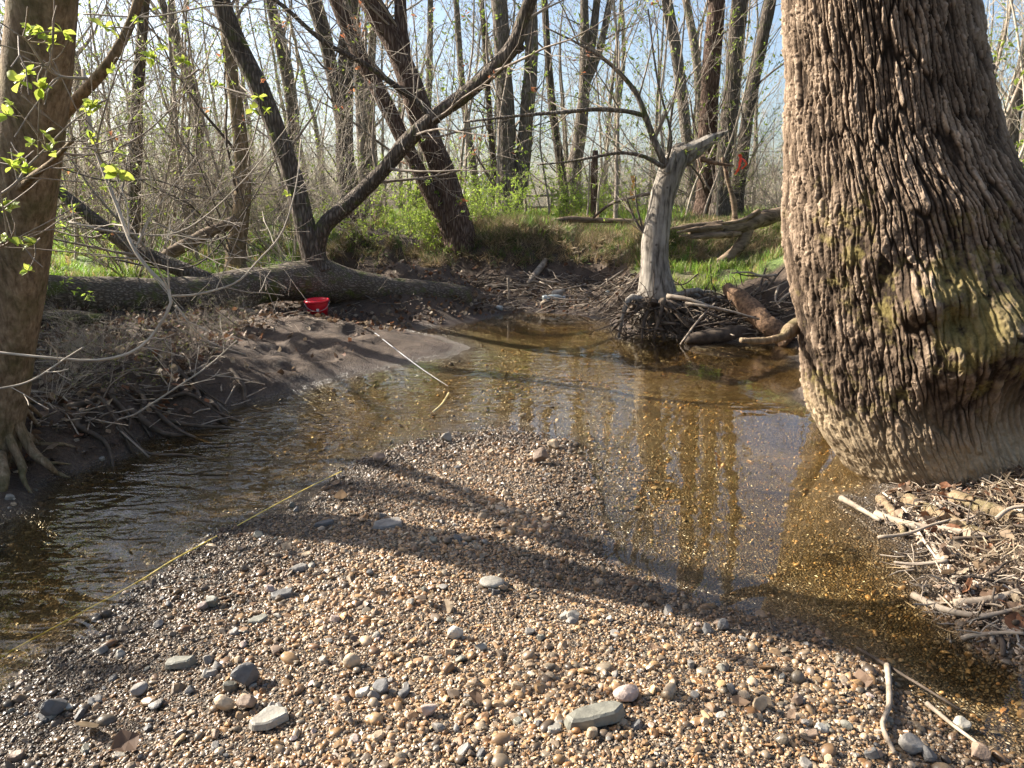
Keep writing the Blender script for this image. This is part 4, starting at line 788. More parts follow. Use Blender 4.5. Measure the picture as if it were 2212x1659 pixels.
def gravel():
    rng = np.random.default_rng(50); X = []; 
    def fill(n, x0, x1, y0, y1, test):
        x = rng.uniform(x0, x1, n); y = rng.uniform(y0, y1, n); z = height(x, y); k = test(x, y, z); return np.stack([x, y, z], -1)[k]
    inview = lambda x, y: np.abs(x) < (y * .76 + .65)
    bar = lambda x, y, z: (z > -.012) & inview(x, y) & (gravel_w(x, y, z) > .5) & ~((x < -1.0) & (y > 3.3)) & ~((y > 5.1)) & ~((x > 1.55) & (y > 2.55))
    A = fill(470000, -2.4, 2.8, 1.05, 5.2, bar); B = fill(90000, -3.2, 3.4, 1.3, 8.2, lambda x, y, z: (z <= -.012) & (z > -.24) & inview(x, y))
    P = np.vstack([A, B]); n = len(P); nA = len(A)
    s = np.exp(rng.normal(math.log(.0054), .48, n)); s = np.clip(s, .003, .021); s = s * np.clip(.95 + .75 * fbm(P * np.array([1.6, 1.6, 0]), 2, 71), .8, 1.55); big = rng.uniform(size=n) < .004; s[big] = rng.uniform(.016, .028, big.sum())
    dist = P[:, 1]; keep = rng.uniform(size=n) < np.clip((s / .005) ** .5 * np.clip(3.2 / dist, .45, 1), 0, 1); keep &= ~((dist > 3.0) & (s < .0042))
    keep[nA:] &= rng.uniform(size=n - nA) < .75
    SP = np.array(STN); 
    for sx, sy, sr in SP: keep &= ~(np.hypot(P[:, 0] - sx, P[:, 1] - sy) < sr * .72)
    P, s = P[keep], s[keep]; n = len(P)
    P[:, 2] += s * rng.uniform(-.4, .35, n); tilt = rng.normal(0, .45, (n, 2)); rot = np.column_stack([tilt, rng.uniform(0, 6.28, n)])
    scl = s[:, None] * rng.uniform(.8, 1.25, (n, 3)); col = PAL[rng.integers(len(PAL), size=n)] * rng.uniform(.6, 1.2, (n, 1)) * (.5 + .5 * np.clip((P[:, 2:3] - .012 + .02 * fbm(P * 2.5, 2, 3)[:, None]) / .03, 0, 1) + .42 * np.clip((-.012 - P[:, 2:3]) / .03, 0, 1)) * (1 - .4 * np.clip((-.35 - P[:, 0:1] + .5 * fbm(P * 1.5, 2, 5)[:, None]) / .6, 0, 1))
    scatter('gravel', P, rot, scl, col, rng.integers(15, size=n), PEB, m_peb, 'wet tan and grey gravel of the bar and the stream bed', 'gravel'); print('pebbles', n)

# ------------------------------------------------------------------ single stones
m_stone = {}; STN = []
def stone_mat(key, c):
    if key not in m_stone:
        m, nt, b, o = mat('stone_' + key); N = NT(nt); v = N.coord('Object'); f = N.noise(v, 22, 7, .7); N.l(N.ramp(f, [(.25, tuple(x * .55 for x in c)), (.55, c), (.8, tuple(min(1, x * 1.3) for x in c))]), b.inputs['Base Color'])
        b.inputs['Roughness'].default_value = .6; b.inputs['Specular IOR Level'].default_value = .35; N.l(N.bump(N.noise(v, 90, 5, .7), .5, .004), b.inputs['Normal']); m_stone[key] = m
    return m_stone[key]
SC = {'pale': (.29, .265, .22), 'grey': (.22, .2, .175), 'green': (.18, .172, .138), 'pink': (.4, .31, .26), 'tan': (.42, .32, .21), 'dark': (.11, .105, .1), 'brown': (.24, .17, .12), 'white': (.46, .42, .35)}
def slab(seed, n, lx, ly, th):
    rng = np.random.default_rng(seed); bm = bmesh.new(); a = np.sort(np.linspace(0, 6.28, n, endpoint=False) + rng.uniform(-.25, .25, n)); rr = rng.uniform(.82, 1.12, n)
    lo = [bm.verts.new((math.cos(t) * r * lx, math.sin(t) * r * ly, -th + rng.uniform(-.1, .1) * th)) for t, r in zip(a, rr)]
    hi = [bm.verts.new((math.cos(t) * r * lx * .9, math.sin(t) * r * ly * .9, th * (1 + .25 * rng.uniform(-1, 1)) + math.cos(t) * th * .4)) for t, r in zip(a, rr)]
    bm.faces.new(hi); bm.faces.new(lo[::-1])
    for i in range(n): bm.faces.new((lo[i], lo[(i + 1) % n], hi[(i + 1) % n], hi[i]))
    bmesh.ops.triangulate(bm, faces=[f for f in bm.faces if len(f.verts) > 4]); bmesh.ops.bevel(bm, geom=list(bm.edges), offset=min(lx, ly, th * 2) * .16, segments=1, affect='EDGES')
    bmesh.ops.subdivide_edges(bm, edges=list(bm.edges), cuts=1, use_grid_fill=True)
    V = np.array([v.co[:] for v in bm.verts]); V = V + fbm(V / max(lx, .02) * 1.6 + seed, 3, seed)[:, None] * np.array([.08, .08, .1]) * lx * .6
    for v, c in zip(bm.verts, V): v.co = c
    me = bpy.data.meshes.new('stone'); bm.normal_update(); bm.to_mesh(me); bm.free(); me.shade_smooth() if hasattr(me, 'shade_smooth') else None
    me.polygons.foreach_set('use_smooth', np.full(len(me.polygons), False)); return me
def put_stone(px, py, w, kind, key, label, rz=0, asp=.7, th=.3, seed=0, sink=.0, group=None, tilt=(0, 0)):
    q = ghit(px, py); lx = w * q[1] / FPX / 2 * 1.05; name = 'flat_stone' if kind == 's' else 'stone'
    if kind == 's': th = th * 1.5; me = slab(seed, 7, lx, lx * asp, lx * th * .5); zz = lx * th * .5
    else: me = stone_mesh(seed, 3, 7 if kind == 'a' else 0, (lx, lx * asp, lx * th * 1.2), .2); zz = lx * th
    me.materials.clear(); me.materials.append(stone_mat(key, SC[key])); o = bpy.data.objects.new(name, me); link(o); o.location = (q[0], q[1], hz(q[0], q[1]) + zz * (1 - sink)); o.rotation_euler = (tilt[0], tilt[1], rz)
    STN.append((q[0], q[1], lx * (asp + 1) / 2)); return tag(o, label, 'stone', group)
for a in [
 (583, 1560, 98, 's', 'pale', 'pale grey squarish slab near the bottom left of the gravel bar', .6, .78, .3, 1), (1285, 1560, 190, 's', 'green', 'long pointed grey-green slab near the bottom of the gravel bar', .25, .33, .22, 2),
 (1355, 1512, 66, 'a', 'pink', 'pinkish pointed stone behind the long grey-green slab', .3, .7, .6, 3), (1258, 1572, 32, 'a', 'white', 'small whitish stone on the tip of the long grey-green slab', 1, .8, .7, 4),
 (1063, 1266, 58, 'r', 'pale', 'round pale flat stone lying in the wide tree shadow', .1, .85, .3, 5), (836, 1134, 80, 's', 'grey', 'flat grey slab between two tree shadows on the bar', .2, .7, .14, 6),
 (530, 1482, 66, 'a', 'dark', 'dark grey block above the pale squarish slab', .8, .8, .75, 7), (485, 1536, 52, 'a', 'tan', 'tan lumpy stone just left of the pale squarish slab', .2, .85, .75, 8), (532, 1530, 44, 'a', 'brown', 'brown stone wedged behind the pale squarish slab', .2, .8, .7, 9),
 (388, 1440, 76, 's', 'green', 'long smooth grey-green stone on the left of the bar', .1, .45, .35, 10), (558, 1342, 56, 's', 'green', 'grey-green angular slab below the left tree shadow', .5, .55, .2, 11), (645, 1232, 52, 's', 'grey', 'grey tilted slab inside the left tree shadow', .3, .5, .25, 12),
 (120, 1540, 60, 'a', 'dark', 'dark block at the lower left corner of the bar', .6, .8, .7, 13), (1968, 1620, 66, 'a', 'grey', 'flat-topped grey stone at the lower right corner', .2, .75, .55, 14), (1640, 1530, 40, 'a', 'tan', 'orange-tan stone right of the long slab', .9, .8, .8, 15),
 (1720, 1520, 34, 'a', 'brown', 'brown stone in the lower right gravel', .9, .8, .8, 16), (1750, 1590, 44, 's', 'brown', 'flat brown stone at lower right beside a pale stick', .3, .6, .3, 17), (1240, 1338, 36, 'a', 'pale', 'small pale stone at the lower edge of the wide shadow', .3, .7, .6, 18),
 (1052, 890, 12, 'a', 'brown', 'lone brown stone standing out of the shallow water', .3, .8, 1.0, 19), (1128, 906, 18, 'a', 'tan', 'orange stone in the shallows right of the lone brown stone', .1, .7, .7, 20), (1168, 1000, 34, 'a', 'brown', 'brown blocky stone near the far end of the bar', .2, .8, .9, 21),
 (1195, 970, 26, 'a', 'tan', 'tan stone at the far right end of the bar', .2, .8, .8, 22), (965, 955, 28, 'a', 'pale', 'pale stone at the far tip of the bar', .2, .8, .7, 23), (820, 998, 30, 'a', 'brown', 'reddish brown stone at the water edge beside the tape', .2, .8, .7, 24),
 (700, 1135, 46, 's', 'dark', 'dark thin slab at the left edge of the upper bar', .5, .5, .25, 25), (610, 1290, 60, 's', 'dark', 'dark slab near the puddle on the left bar', .2, .6, .3, 26), (460, 1310, 46, 'a', 'green', 'grey-green stone by the left puddle', .2, .7, .6, 27), (300, 1500, 46, 'a', 'grey', 'grey stone at far left of the bar', .4, .8, .6, 28),
 (925, 1545, 44, 'a', 'pink', 'pinkish grey stone in the bottom middle of the bar', .4, .7, .7, 29), (985, 1378, 40, 'a', 'white', 'whitish angular stone above the bottom middle', .4, .7, .7, 30), (785, 1500, 42, 's', 'white', 'white flat chip left of a dark cobble', .4, .6, .4, 31), (825, 1494, 50, 'a', 'dark', 'dark cobble right of the white flat chip', .4, .8, .6, 32),
 (760, 1440, 40, 'r', 'tan', 'rounded tan cobble left of the middle of the bar', .4, .7, .7, 33), (1562, 1360, 32, 'a', 'dark', 'dark stone at the water edge in the wide shadow', .4, .8, .8, 34), (2110, 1640, 60, 'a', 'brown', 'wet brown stone in the bottom right corner', .4, .8, .6, 35), (2075, 1575, 44, 'a', 'pale', 'pale stone at the right water edge near the sunken stick', .4, .8, .6, 36)]:
    put_stone(*a)
rngS = np.random.default_rng(61); cnt = 0
while cnt < 280:
    px, py = 20 + 2080 * rngS.uniform() ** (1.0 if cnt % 2 else 1.7), rngS.uniform(960, 1655); q = ghit(px, py); z = hz(q[0], q[1])
    if z < .008 or q[0] > 1.5: continue
    w = (16 + 34 * rngS.uniform() ** 2) * (py / 1659) ** 1.5; key = rngS.choice(list(SC), p=[.1, .2, .16, .08, .14, .16, .11, .05])
    put_stone(px, py, w, rngS.choice(['a', 'a', 's', 's']), key, '%s-coloured cobble bedded in the gravel bar' % {'pale': 'light grey', 'grey': 'mid grey', 'green': 'grey-green', 'pink': 'pinkish', 'tan': 'tan', 'dark': 'charcoal', 'brown': 'brown', 'white': 'whitish'}[key] + ' at the ' + (('far', 'upper', 'lower', 'bottom')[min(3, int((py - 960) / 175))] + ' ' + ('left', 'middle', 'right')[min(2, int(px / 720))]), rngS.uniform(0, 6), rngS.uniform(.55, .9), rngS.uniform(.35, .75), int(rngS.integers(1e6)), .3, 'small cobbles on the bar, ' + key, tuple(rngS.normal(0, .2, 2))); cnt += 1

gravel()

# ------------------------------------------------------------------ sticks
def stick(P, r0, r1, m, label, group=None, name='stick', sides=6, cat='stick', lump=.15, seed=0):
    P = np.asarray(P, float); c = P.mean(0); n = max(5, len(P) * 3); mb = MB(); mb.tube(spline(P, n) - c, np.linspace(r0, r1, n), sides, True, lump, seed); o = mb.obj(name, m); o.location = c; return tag(o, label, cat, group)
def heap(n, reg, size, rad, mats, label, group, seed, lift=.08, name='stick'):
    rng = np.random.default_rng(seed)
    for k in range(n):
        px, py = rng.uniform(reg[0], reg[2]), rng.uniform(reg[1], reg[3]); q = ghit(px, py)
        if hz(q[0], q[1]) < -.03: continue
        L = size * rng.uniform(.4, 1.2); a = rng.uniform(0, 6.28); d = np.array([math.cos(a), math.sin(a) * .6, 0]); P = []
        for t in (-.5, -.15, .2, .5): p = q + d * L * t + rng.normal(0, L * .04, 3); P.append(p)
        P = np.array(P); g = height(P[:, 0], P[:, 1]); P[:, 2] = np.maximum(g, 0) + rng.uniform(.0, lift) + np.linspace(0, rng.uniform(-.5, 1) * lift, 4)
        r = rad * rng.uniform(.5, 1.3); mk = mats[rng.integers(len(mats))]; side = ('left', 'middle', 'right')[min(2, int(3 * (px - reg[0]) / (reg[2] - reg[0])))]; dep = ('upper', 'lower')[int(py > (reg[1] + reg[3]) / 2)]
        stick(P, r, r * .5, M[mk], '%s %s, %s %s part' % ({'drift': 'pale', 'drift_dark': 'dark', 'twig': 'brown', 'twig_dark': 'dark brown', 'twig_pale': 'pale thin'}[mk], label, dep, side), group, name, seed=k)
heap(60, (1040, 605, 1420, 672), .6, .016, ('drift', 'drift_dark', 'drift_dark'), 'stick in the debris jam below the far bank', 'sticks of the far debris jam', 71, .12)
heap(64, (1440, 640, 1710, 740), .6, .014, ('drift', 'drift_dark', 'drift_dark'), 'stick caught in the snag root mass', 'sticks around the root mass', 72, .2)
heap(26, (1960, 1090, 2260, 1400), .3, .008, ('drift', 'drift_dark', 'twig', 'drift_dark'), 'stick in the debris at the big tree foot', 'flood debris sticks by the big tree', 73, .07)
heap(22, (60, 720, 480, 930), .5, .008, ('twig_dark', 'drift_dark', 'twig'), 'stick lying on the left bank', 'sticks on the left bank', 74, .12)
for pts, r, m, lab in (
 ([(1890, 1122, 3.25), (1960, 1145, 3.2), (2050, 1158, 3.15), (2140, 1172, 3.1)], .02, 'drift', 'thick pale driftwood branch at the foot of the big tree'),
 ([(1815, 1085, 3.35), (1850, 1105, 3.3), (1900, 1135, 3.25)], .016, 'drift', 'short pale broken stick by the water at the foot of the big tree'),
 ([(1990, 1130, 3.0), (2020, 1200, 2.85), (2060, 1270, 2.7), (2075, 1310, 2.65)], .011, 'drift', 'thin pale stick slanting down over the sunlit debris'),
 ([(1930, 1085, 3.2), (2040, 1240, 2.7), (2100, 1330, 2.55)], .006, 'twig_pale', 'fine twig crossing the debris towards the water'),
 ([(1970, 1300, 2.6), (2040, 1330, 2.52), (2130, 1345, 2.45), (2230, 1358, 2.4)], .014, 'drift', 'long grey stick at the edge of the right debris'),
 ([(2060, 1320, 2.55), (2140, 1310, 2.55), (2240, 1280, 2.55)], .02, 'drift', 'stout grey stick pointing out of the right edge'),
 ([(2130, 1360, 2.4), (2160, 1395, 2.35), (2165, 1430, 2.3)], .013, 'drift_dark', 'dark hooked root hanging at the right edge'),
 ([(1915, 1450, 2.25), (1920, 1530, 2.05), (1905, 1580, 1.95), (1930, 1640, 1.85)], .010, 'drift', 'pale forked stick standing in the wet gravel at lower right'),
 ([(2000, 1530, 2.05), (2060, 1580, 1.95), (2120, 1625, 1.85)], .007, 'drift', 'pale stick half sunk at the lower right corner'),
 ([(1850, 1410, 2.3), (1960, 1480, 2.1), (2070, 1550, 2.0)], .006, 'drift_dark', 'dark twig lying along the lower right water edge'),
 ([(1905, 1070, 3.4), (1955, 1110, 3.2), (2010, 1200, 2.95)], .006, 'twig_pale', 'pale twig leaning against the foot of the big tree'),
 ([(1480, 655, 8.0), (1560, 668, 7.9), (1640, 690, 7.9)], .018, 'drift', 'pale branch lying across the root mass of the snag'),
 ([(1470, 745, 7.9), (1510, 690, 8.0), (1545, 655, 8.1)], .014, 'drift', 'grey branch propped diagonally on the root mass'),
 ([(1440, 640, 8.2), (1490, 648, 8.1), (1560, 672, 8.0)], .03, 'drift', 'bleached root arm lying over the root mass')):
    P = np.array([at(*p) if p[2] > 6 else ghit(p[0], p[1]) + [0, 0, r * .8 + .012] for p in pts]); P[:, 2] = np.maximum(P[:, 2], r * .5); stick(P, r, r * .6, M[m], lab, name='branch' if r > .018 else 'stick', cat='branch' if r > .018 else 'stick', sides=8)

rngB = np.random.default_rng(33)
for k in range(26):
    px, py = rngB.uniform(90, 520), rngB.uniform(745, 930); q = ghit(px, py); a = rngB.uniform(-.6, .9); L = rngB.uniform(.3, .7); P = []
    for t in (0, .3, .65, 1): x, y = q[0] + math.cos(a) * L * t + rngB.normal(0, .03), q[1] - math.sin(a) * L * t + rngB.normal(0, .03); P.append((x, y, max(hz(x, y), -.05) + .015 + .05 * math.sin(t * 3.1) * rngB.uniform(0, 1)))
    stick(P, rngB.uniform(.012, .026), .006, M['root'], '%s exposed dark root on the left bank, %s' % (('short', 'long')[L > .5] + (' low', ' high')[py < 840],'near the left trunk' if px < 200 else 'under the hooping branch' if px < 360 else 'towards the mud beach'), 'exposed roots of the left bank', 'exposed_root', 7, 'root', .35, k)
# bare branches hanging in front of the left bank
def hanging(pts, r0, r1, label, seed, mname='twig', nb=5, tw=.5):
    rng = np.random.default_rng(seed); P = np.array([at(*p) for p in pts]); base = P[0]; root = empty('hanging_branch', tuple(base), label, 'branch'); Q = spline(P, 26) - base; rad = np.linspace(r0, r1, 26)
    mb = MB(); mb.tube(Q, rad, 7, True, .06); mb.obj('stem', M[mname], root); t = MB(); tips = []; D = np.gradient(Q, axis=0); D /= np.linalg.norm(D, axis=1)[:, None]
    S = Sp(num=(1, 3, 4, 0), trop=(0, -.25, .2, 0), maxlev=2, sides=(6, 5, 4, 3))
    for k in range(nb): i = int(rng.uniform(5, 24)); grow([t], Q[i], side_dir(D[i], .8, rng), rng.uniform(.3, 1) * tw, rad[i] * .55, 1, rng, S, tips)
    t.obj('side_twigs', M[mname], root); return root, tips, base
hanging([(-60, 755, 3.3), (100, 772, 3.3), (210, 778, 3.35), (290, 758, 3.4), (340, 710, 3.45), (370, 640, 3.5), (320, 580, 3.55), (285, 530, 3.6), (255, 450, 3.7), (200, 300, 3.8), (180, 150, 3.9)], .006, .010, 'long grey branch hooping down in front of the left fallen log', 81, 'twig_pale', 9, .6)
hanging([(365, 640, 3.5), (430, 635, 3.6), (510, 610, 3.7), (560, 560, 3.8), (610, 500, 3.9), (640, 400, 4), (650, 300, 4.1)], .006, .003, 'thin branch curving up to the right over the fallen log', 82, 'twig_pale', 7, .5)
hanging([(380, 660, 3.5), (410, 700, 3.55), (440, 730, 3.6), (468, 745, 3.65)], .0045, .003, 'short straight twig dropping below the fallen log', 83, 'twig_pale', 2, .2)
hanging([(210, 945, 4.5), (300, 890, 4.6), (380, 838, 4.7), (450, 790, 4.8), (512, 735, 4.9)], .008, .004, 'pale straight branch propped on the dark left bank', 84, 'twig_pale', 5, .4)
hanging([(-40, 845, 3.2), (60, 825, 3.25), (140, 775, 3.3), (180, 750, 3.3)], .005, .003, 'pale twig crossing the foot of the left trunk', 85, 'twig_pale', 3, .25)
hanging([(130, 915, 4.2), (210, 875, 4.3), (240, 830, 4.35), (290, 795, 4.4)], .005, .003, 'curved twig low over the dark left bank', 86, 'twig', 3, .3)
for k, (a, b, lab) in enumerate((((30, 300), (420, 180), 'arching twig high in front of the left trunk'), ((150, 480), (640, 250), 'arching twig across the middle of the left tangle'), ((250, 560), (620, 300), 'drooping twig above the fallen log'), ((0, 220), (300, 30), 'twig crossing the top left corner'), ((180, 30), (760, -20), 'twig running along the top edge of the left tangle'), ((120, 360), (560, 420), 'low arching twig in the left tangle'), ((330, 480), (700, 560), 'twig falling towards the dark stem base'), ((560, 40), (900, 190), 'fine branch descending toward the leaning trunks'))):
    Y = 4.2 + k * .45; m = ((a[0] + b[0]) / 2, max(a[1], b[1]) + 30 - k * 12)
    hanging([(a[0], a[1], Y), ((a[0] + m[0]) / 2, (a[1] + m[1]) / 2 + 15, Y), (m[0], m[1], Y + .1), ((b[0] + m[0]) / 2, (b[1] + m[1]) / 2 + 25, Y + .15), (b[0], b[1], Y + .2)], .0075, .003, lab, 90 + k, ('twig', 'twig_pale', 'twig_dark')[k % 3], 12, .9)

# leafy twigs in front of the left trunk: each cluster of leaves is a piece of its own
def leaf_cluster(seed, n, size):
    rng = np.random.default_rng(seed); mb = MB(); D = rng.normal(size=(n, 3)) * [1, 1, .6] + [0, 0, .25]; D /= np.linalg.norm(D, axis=1)[:, None]; C = []
    for k in range(n):
        d = D[k]; s = norm(np.cross(d, UPV) + rng.normal(0, .2, 3)); u = np.cross(s, d); L = size * rng.uniform(.6, 1.15); w = L * .3; rows = []
        for t, ww, b in ((.05, .06, 0), (.3, .75, .05), (.55, 1, .07), (.8, .65, .03), (1, .03, -.08)):
            for e in (-1, 0, 1): rows.append(d * L * t + s * w * ww * e + u * (b * L + abs(e) * L * .05 * ww))
        q = [(i * 3 + j, i * 3 + j + 1, i * 3 + j + 4, i * 3 + j + 3) for i in range(4) for j in range(2)]; mb.add(rows, q, None, np.full(15, rng.uniform(0, 1)))
    return mb.mesh('leaf_cluster', M['leaf'], True, True)
LCL = [leaf_cluster(400 + k, 5 + k % 5, (.042, .034, .05, .03, .038)[k]) for k in range(5)]
def leafy(pts, label, seed, spots, r=.006):
    root, tips, base = hanging(pts, r, .002, label, seed, 'twig', 8, .35); root.name = 'leafy_branch'; rng = np.random.default_rng(seed)
    for px, py in spots:
        Y = np.interp(px, *zip(*sorted((p[0], p[2]) for p in pts))) - .02; q = at(px, py, Y) - base; o = bpy.data.objects.new('leaf_cluster', LCL[rng.integers(5)]); link(o, root); o.location = q; o.rotation_euler = (rng.normal(0, .4), rng.normal(0, .4), rng.uniform(0, 6.28)); s = rng.uniform(.7, 1.25); o.scale = (s, s, s)
        # the twig that carries it
        k = min(range(len(pts)), key=lambda i: (pts[i][0] - px) ** 2 + (pts[i][1] - py) ** 2); p = at(*pts[k]) - base; mb = MB(); mb.tube(spline([p, (p + q) / 2 + rng.normal(0, .02, 3), q], 6), np.linspace(.003, .0015, 6), 4); mb.obj('twig', M['twig'], root)
leafy([(190, 170, 2.75), (130, 165, 2.7), (95, 140, 2.65), (60, 90, 2.6), (30, 70, 2.55)], 'twig with a large bright leaf cluster across the upper left trunk', 501, [(95, 78), (70, 65), (110, 95), (135, 70), (150, 82), (45, 175), (85, 190), (60, 158)])
leafy([(-30, 440, 2.6), (30, 400, 2.6), (60, 360, 2.65), (100, 320, 2.7), (160, 260, 2.75), (230, 215, 2.8)], 'leafy twig slanting up across the middle of the left trunk', 502, [(40, 340), (60, 375), (25, 360), (70, 310), (95, 290), (185, 235), (200, 225), (15, 250), (25, 225), (215, 235), (110, 330)])
leafy([(280, 390, 3.0), (240, 370, 2.95), (210, 320, 2.9), (225, 240, 2.9), (260, 130, 2.9), (280, 60, 2.9)], 'leafy twig right of the left trunk with small yellow-green leaves', 503, [(240, 360), (255, 375), (270, 340), (225, 405), (195, 300), (250, 330), (320, 125), (300, 45), (225, 60), (340, 20), (240, 150)])
leafy([(-20, 540, 2.6), (10, 530, 2.6), (30, 520, 2.6), (75, 525, 2.65)], 'short twig with green leaves low on the left trunk', 504, [(15, 515), (75, 528), (5, 440), (20, 450), (60, 585)])
leafy([(430, 150, 4.2), (390, 170, 4.2), (330, 125, 4.2), (300, 100, 4.2)], 'fine twig with pale leaves in the upper left tangle', 505, [(325, 125), (395, 135), (350, 105), (470, 185), (405, 60)])
leafy([(560, 250, 5.0), (540, 320, 5.0), (500, 380, 5.0), (470, 400, 5.0)], 'fine twig with green leaves left of the dark stem', 506, [(560, 210), (575, 240), (505, 365), (545, 235), (620, 420), (585, 290), (505, 180)])

# ------------------------------------------------------------------ grass and leaf litter
def blade_tuft(seed, n, h):
    rng = np.random.default_rng(seed); mb = MB()
    for k in range(n):
        a = rng.uniform(0, 6.28); o = np.array([rng.normal(0, .04), rng.normal(0, .04), -.02]); d = np.array([math.cos(a), math.sin(a), 0]); s = np.array([-d[1], d[0], 0]); L = h * rng.uniform(.5, 1.2); b = rng.uniform(.15, .7); w = .0045
        v = []
        for t, ww in ((0, 1), (.4, .9), (.75, .6), (1, .05)): c = o + d * L * b * t * t + UPV * L * t * (1 - .35 * b * t); v += [c - s * w * ww, c + s * w * ww]
        mb.add(v, [(0, 1, 3, 2), (2, 3, 5, 4), (4, 5, 7, 6)])
    return mb.mesh('grass', M['twig'], True)
def leaf_litter_mesh(seed):
    rng = np.random.default_rng(seed); c = rng.uniform(.15, .6); rows = []
    for i, (t, w) in enumerate(((-.5, .08), (-.2, .4), (.1, .45), (.35, .25), (.5, .03))):
        for e in (-1, 0, 1): rows.append((t, w * e * (1 + rng.uniform(-.3, .3)), c * (t * t) + c * .5 * abs(e) * w + rng.uniform(-.06, .06)))
    mb = MB(); mb.add(rows, [(i * 3 + j, i * 3 + j + 1, i * 3 + j + 4, i * 3 + j + 3) for i in range(4) for j in range(2)]); return mb.mesh('leaf', M['twig'], False)
def grass_field():
    rng = np.random.default_rng(91); n = 80000; y = 7 + 34 * rng.uniform(size=n) ** 1.7; x = (rng.uniform(-.8, 1.4, n)) * y; z = height(x, y); nz = fbm(np.stack([x, y, 0 * x], -1) * .9, 3, 31)
    g = grass_w(x, y, z, nz) * np.clip(.62 + 1.2 * fbm(np.stack([x, y, 0 * x], -1) * 1.4, 2, 44), 0, 1); k = rng.uniform(size=n) < g * .9; P = np.stack([x, y, z], -1)[k]
    m = len(P); s = rng.uniform(.5, 1.25, m)[:, None] * np.clip(P[:, 1:2] / 13, .8, 2); dry = rng.uniform(size=m) < .22
    col = np.where(dry[:, None], np.array([.36, .29, .16]), np.array([.21, .34, .055])) * rng.uniform(.7, 1.5, (m, 1)) * np.column_stack([rng.uniform(.8, 1.3, m), np.ones(m), rng.uniform(.7, 1.2, m)])
    scatter('grass', P, np.column_stack([rng.normal(0, .15, (m, 2)), rng.uniform(0, 6.28, m)]), np.repeat(s, 3, 1), col, rng.integers(4, size=m), [blade_tuft(k, 14, .2) for k in range(4)], inst_mat('grass_blade', .5, .4), 'fresh green grass on the tops of the banks', 'grass'); print('grass', m)
    # dry grass hanging over the cut face of the far bank
    n = 15000; x = rng.uniform(-3.6, 4.5, n); y = rng.uniform(11, 15, n); z = height(x, y); k = (z > .55) & (z < 1.2) & (rng.uniform(size=n) < .45 + .5 * (z > .85)); P = np.stack([x, y, z], -1)[k]; m = len(P)
    col = np.array([.34, .26, .15]) * rng.uniform(.5, 1.4, (m, 1)); green = rng.uniform(size=m) < .3; col[green] = np.array([.12, .17, .04]) * rng.uniform(.7, 1.3, (green.sum(), 1))
    scatter('bank_grass', P, np.column_stack([rng.normal(.9, .35, m), rng.normal(0, .3, m), rng.normal(0, .5, m)]), np.repeat(rng.uniform(.5, 1.1, m)[:, None], 3, 1), col, rng.integers(3, size=m), [blade_tuft(10 + k, 14, .22) for k in range(3)], inst_mat('dry_blade', .6, .3), 'dry and green grass hanging over the cut far bank', 'grass')
    # straw and fine debris below the big tree
    n = 260; px = rng.uniform(2100, 2300, n); py = rng.uniform(985, 1200, n); P = np.array([on(a, b, .12) for a, b in zip(px, py)]); P[:, 2] = height(P[:, 0], P[:, 1]); k = (P[:, 2] > .02) & (P[:, 0] > 1.6); P = P[k]; m = len(P)
    scatter('straw', P, np.column_stack([rng.normal(1.1, .4, m), rng.normal(0, .5, m), rng.uniform(0, 6.28, m)]), np.repeat(rng.uniform(.35, .8, m)[:, None], 3, 1), np.array([.4, .31, .21]) * rng.uniform(.35, 1.2, (m, 1)), rng.integers(3, size=m), [blade_tuft(20 + k, 7, .2) for k in range(3)], inst_mat('straw_blade', .7, .25), 'matted straw and fine debris at the foot of the big tree', 'straw')
grass_field()
def chips():
    rng = np.random.default_rng(97); ms = []
    for k in range(6):
        mb = MB(); L = (.5, .5, .35, .5, .4, .3)[k]; P = [(-L, 0, 0), (-L * .3, rng.normal(0, .06), .03), (L * .3, rng.normal(0, .06), 0), (L, 0, .02)]; mb.tube(spline(P, 7), np.linspace(.09, .05, 7) * (1 if k < 4 else 2), 6, True, .3, k); ms.append(mb.mesh('chip', M['drift'], k < 3))
    n = 5200; px = rng.uniform(1880, 2300, n); py = rng.uniform(1040, 1440, n); P = np.array([on(a, b, .08) for a, b in zip(px, py)]); P[:, 2] = height(P[:, 0], P[:, 1]); k = (P[:, 2] > .012) & (P[:, 0] > 1.45); P = P[k]; m = len(P); P[:, 2] += rng.uniform(0, .03, m)
    pal = np.array([(.34, .26, .19), (.44, .36, .28), (.22, .16, .11), (.28, .2, .14), (.14, .1, .07), (.5, .43, .35), (.08, .055, .04)])
    scatter('wood_chips', P, np.column_stack([rng.normal(0, .5, (m, 2)), rng.uniform(0, 6.28, m)]), (rng.uniform(.012, .05, m) ** 1.0)[:, None] * np.ones((1, 3)) * np.array([1.3, 1, 1]), pal[rng.integers(7, size=m)] * rng.uniform(.7, 1.15, (m, 1)), rng.integers(6, size=m), ms, inst_mat('wood_chip', .75), 'broken bleached bits of wood washed up at the foot of the big tree', 'wood chips')
chips()
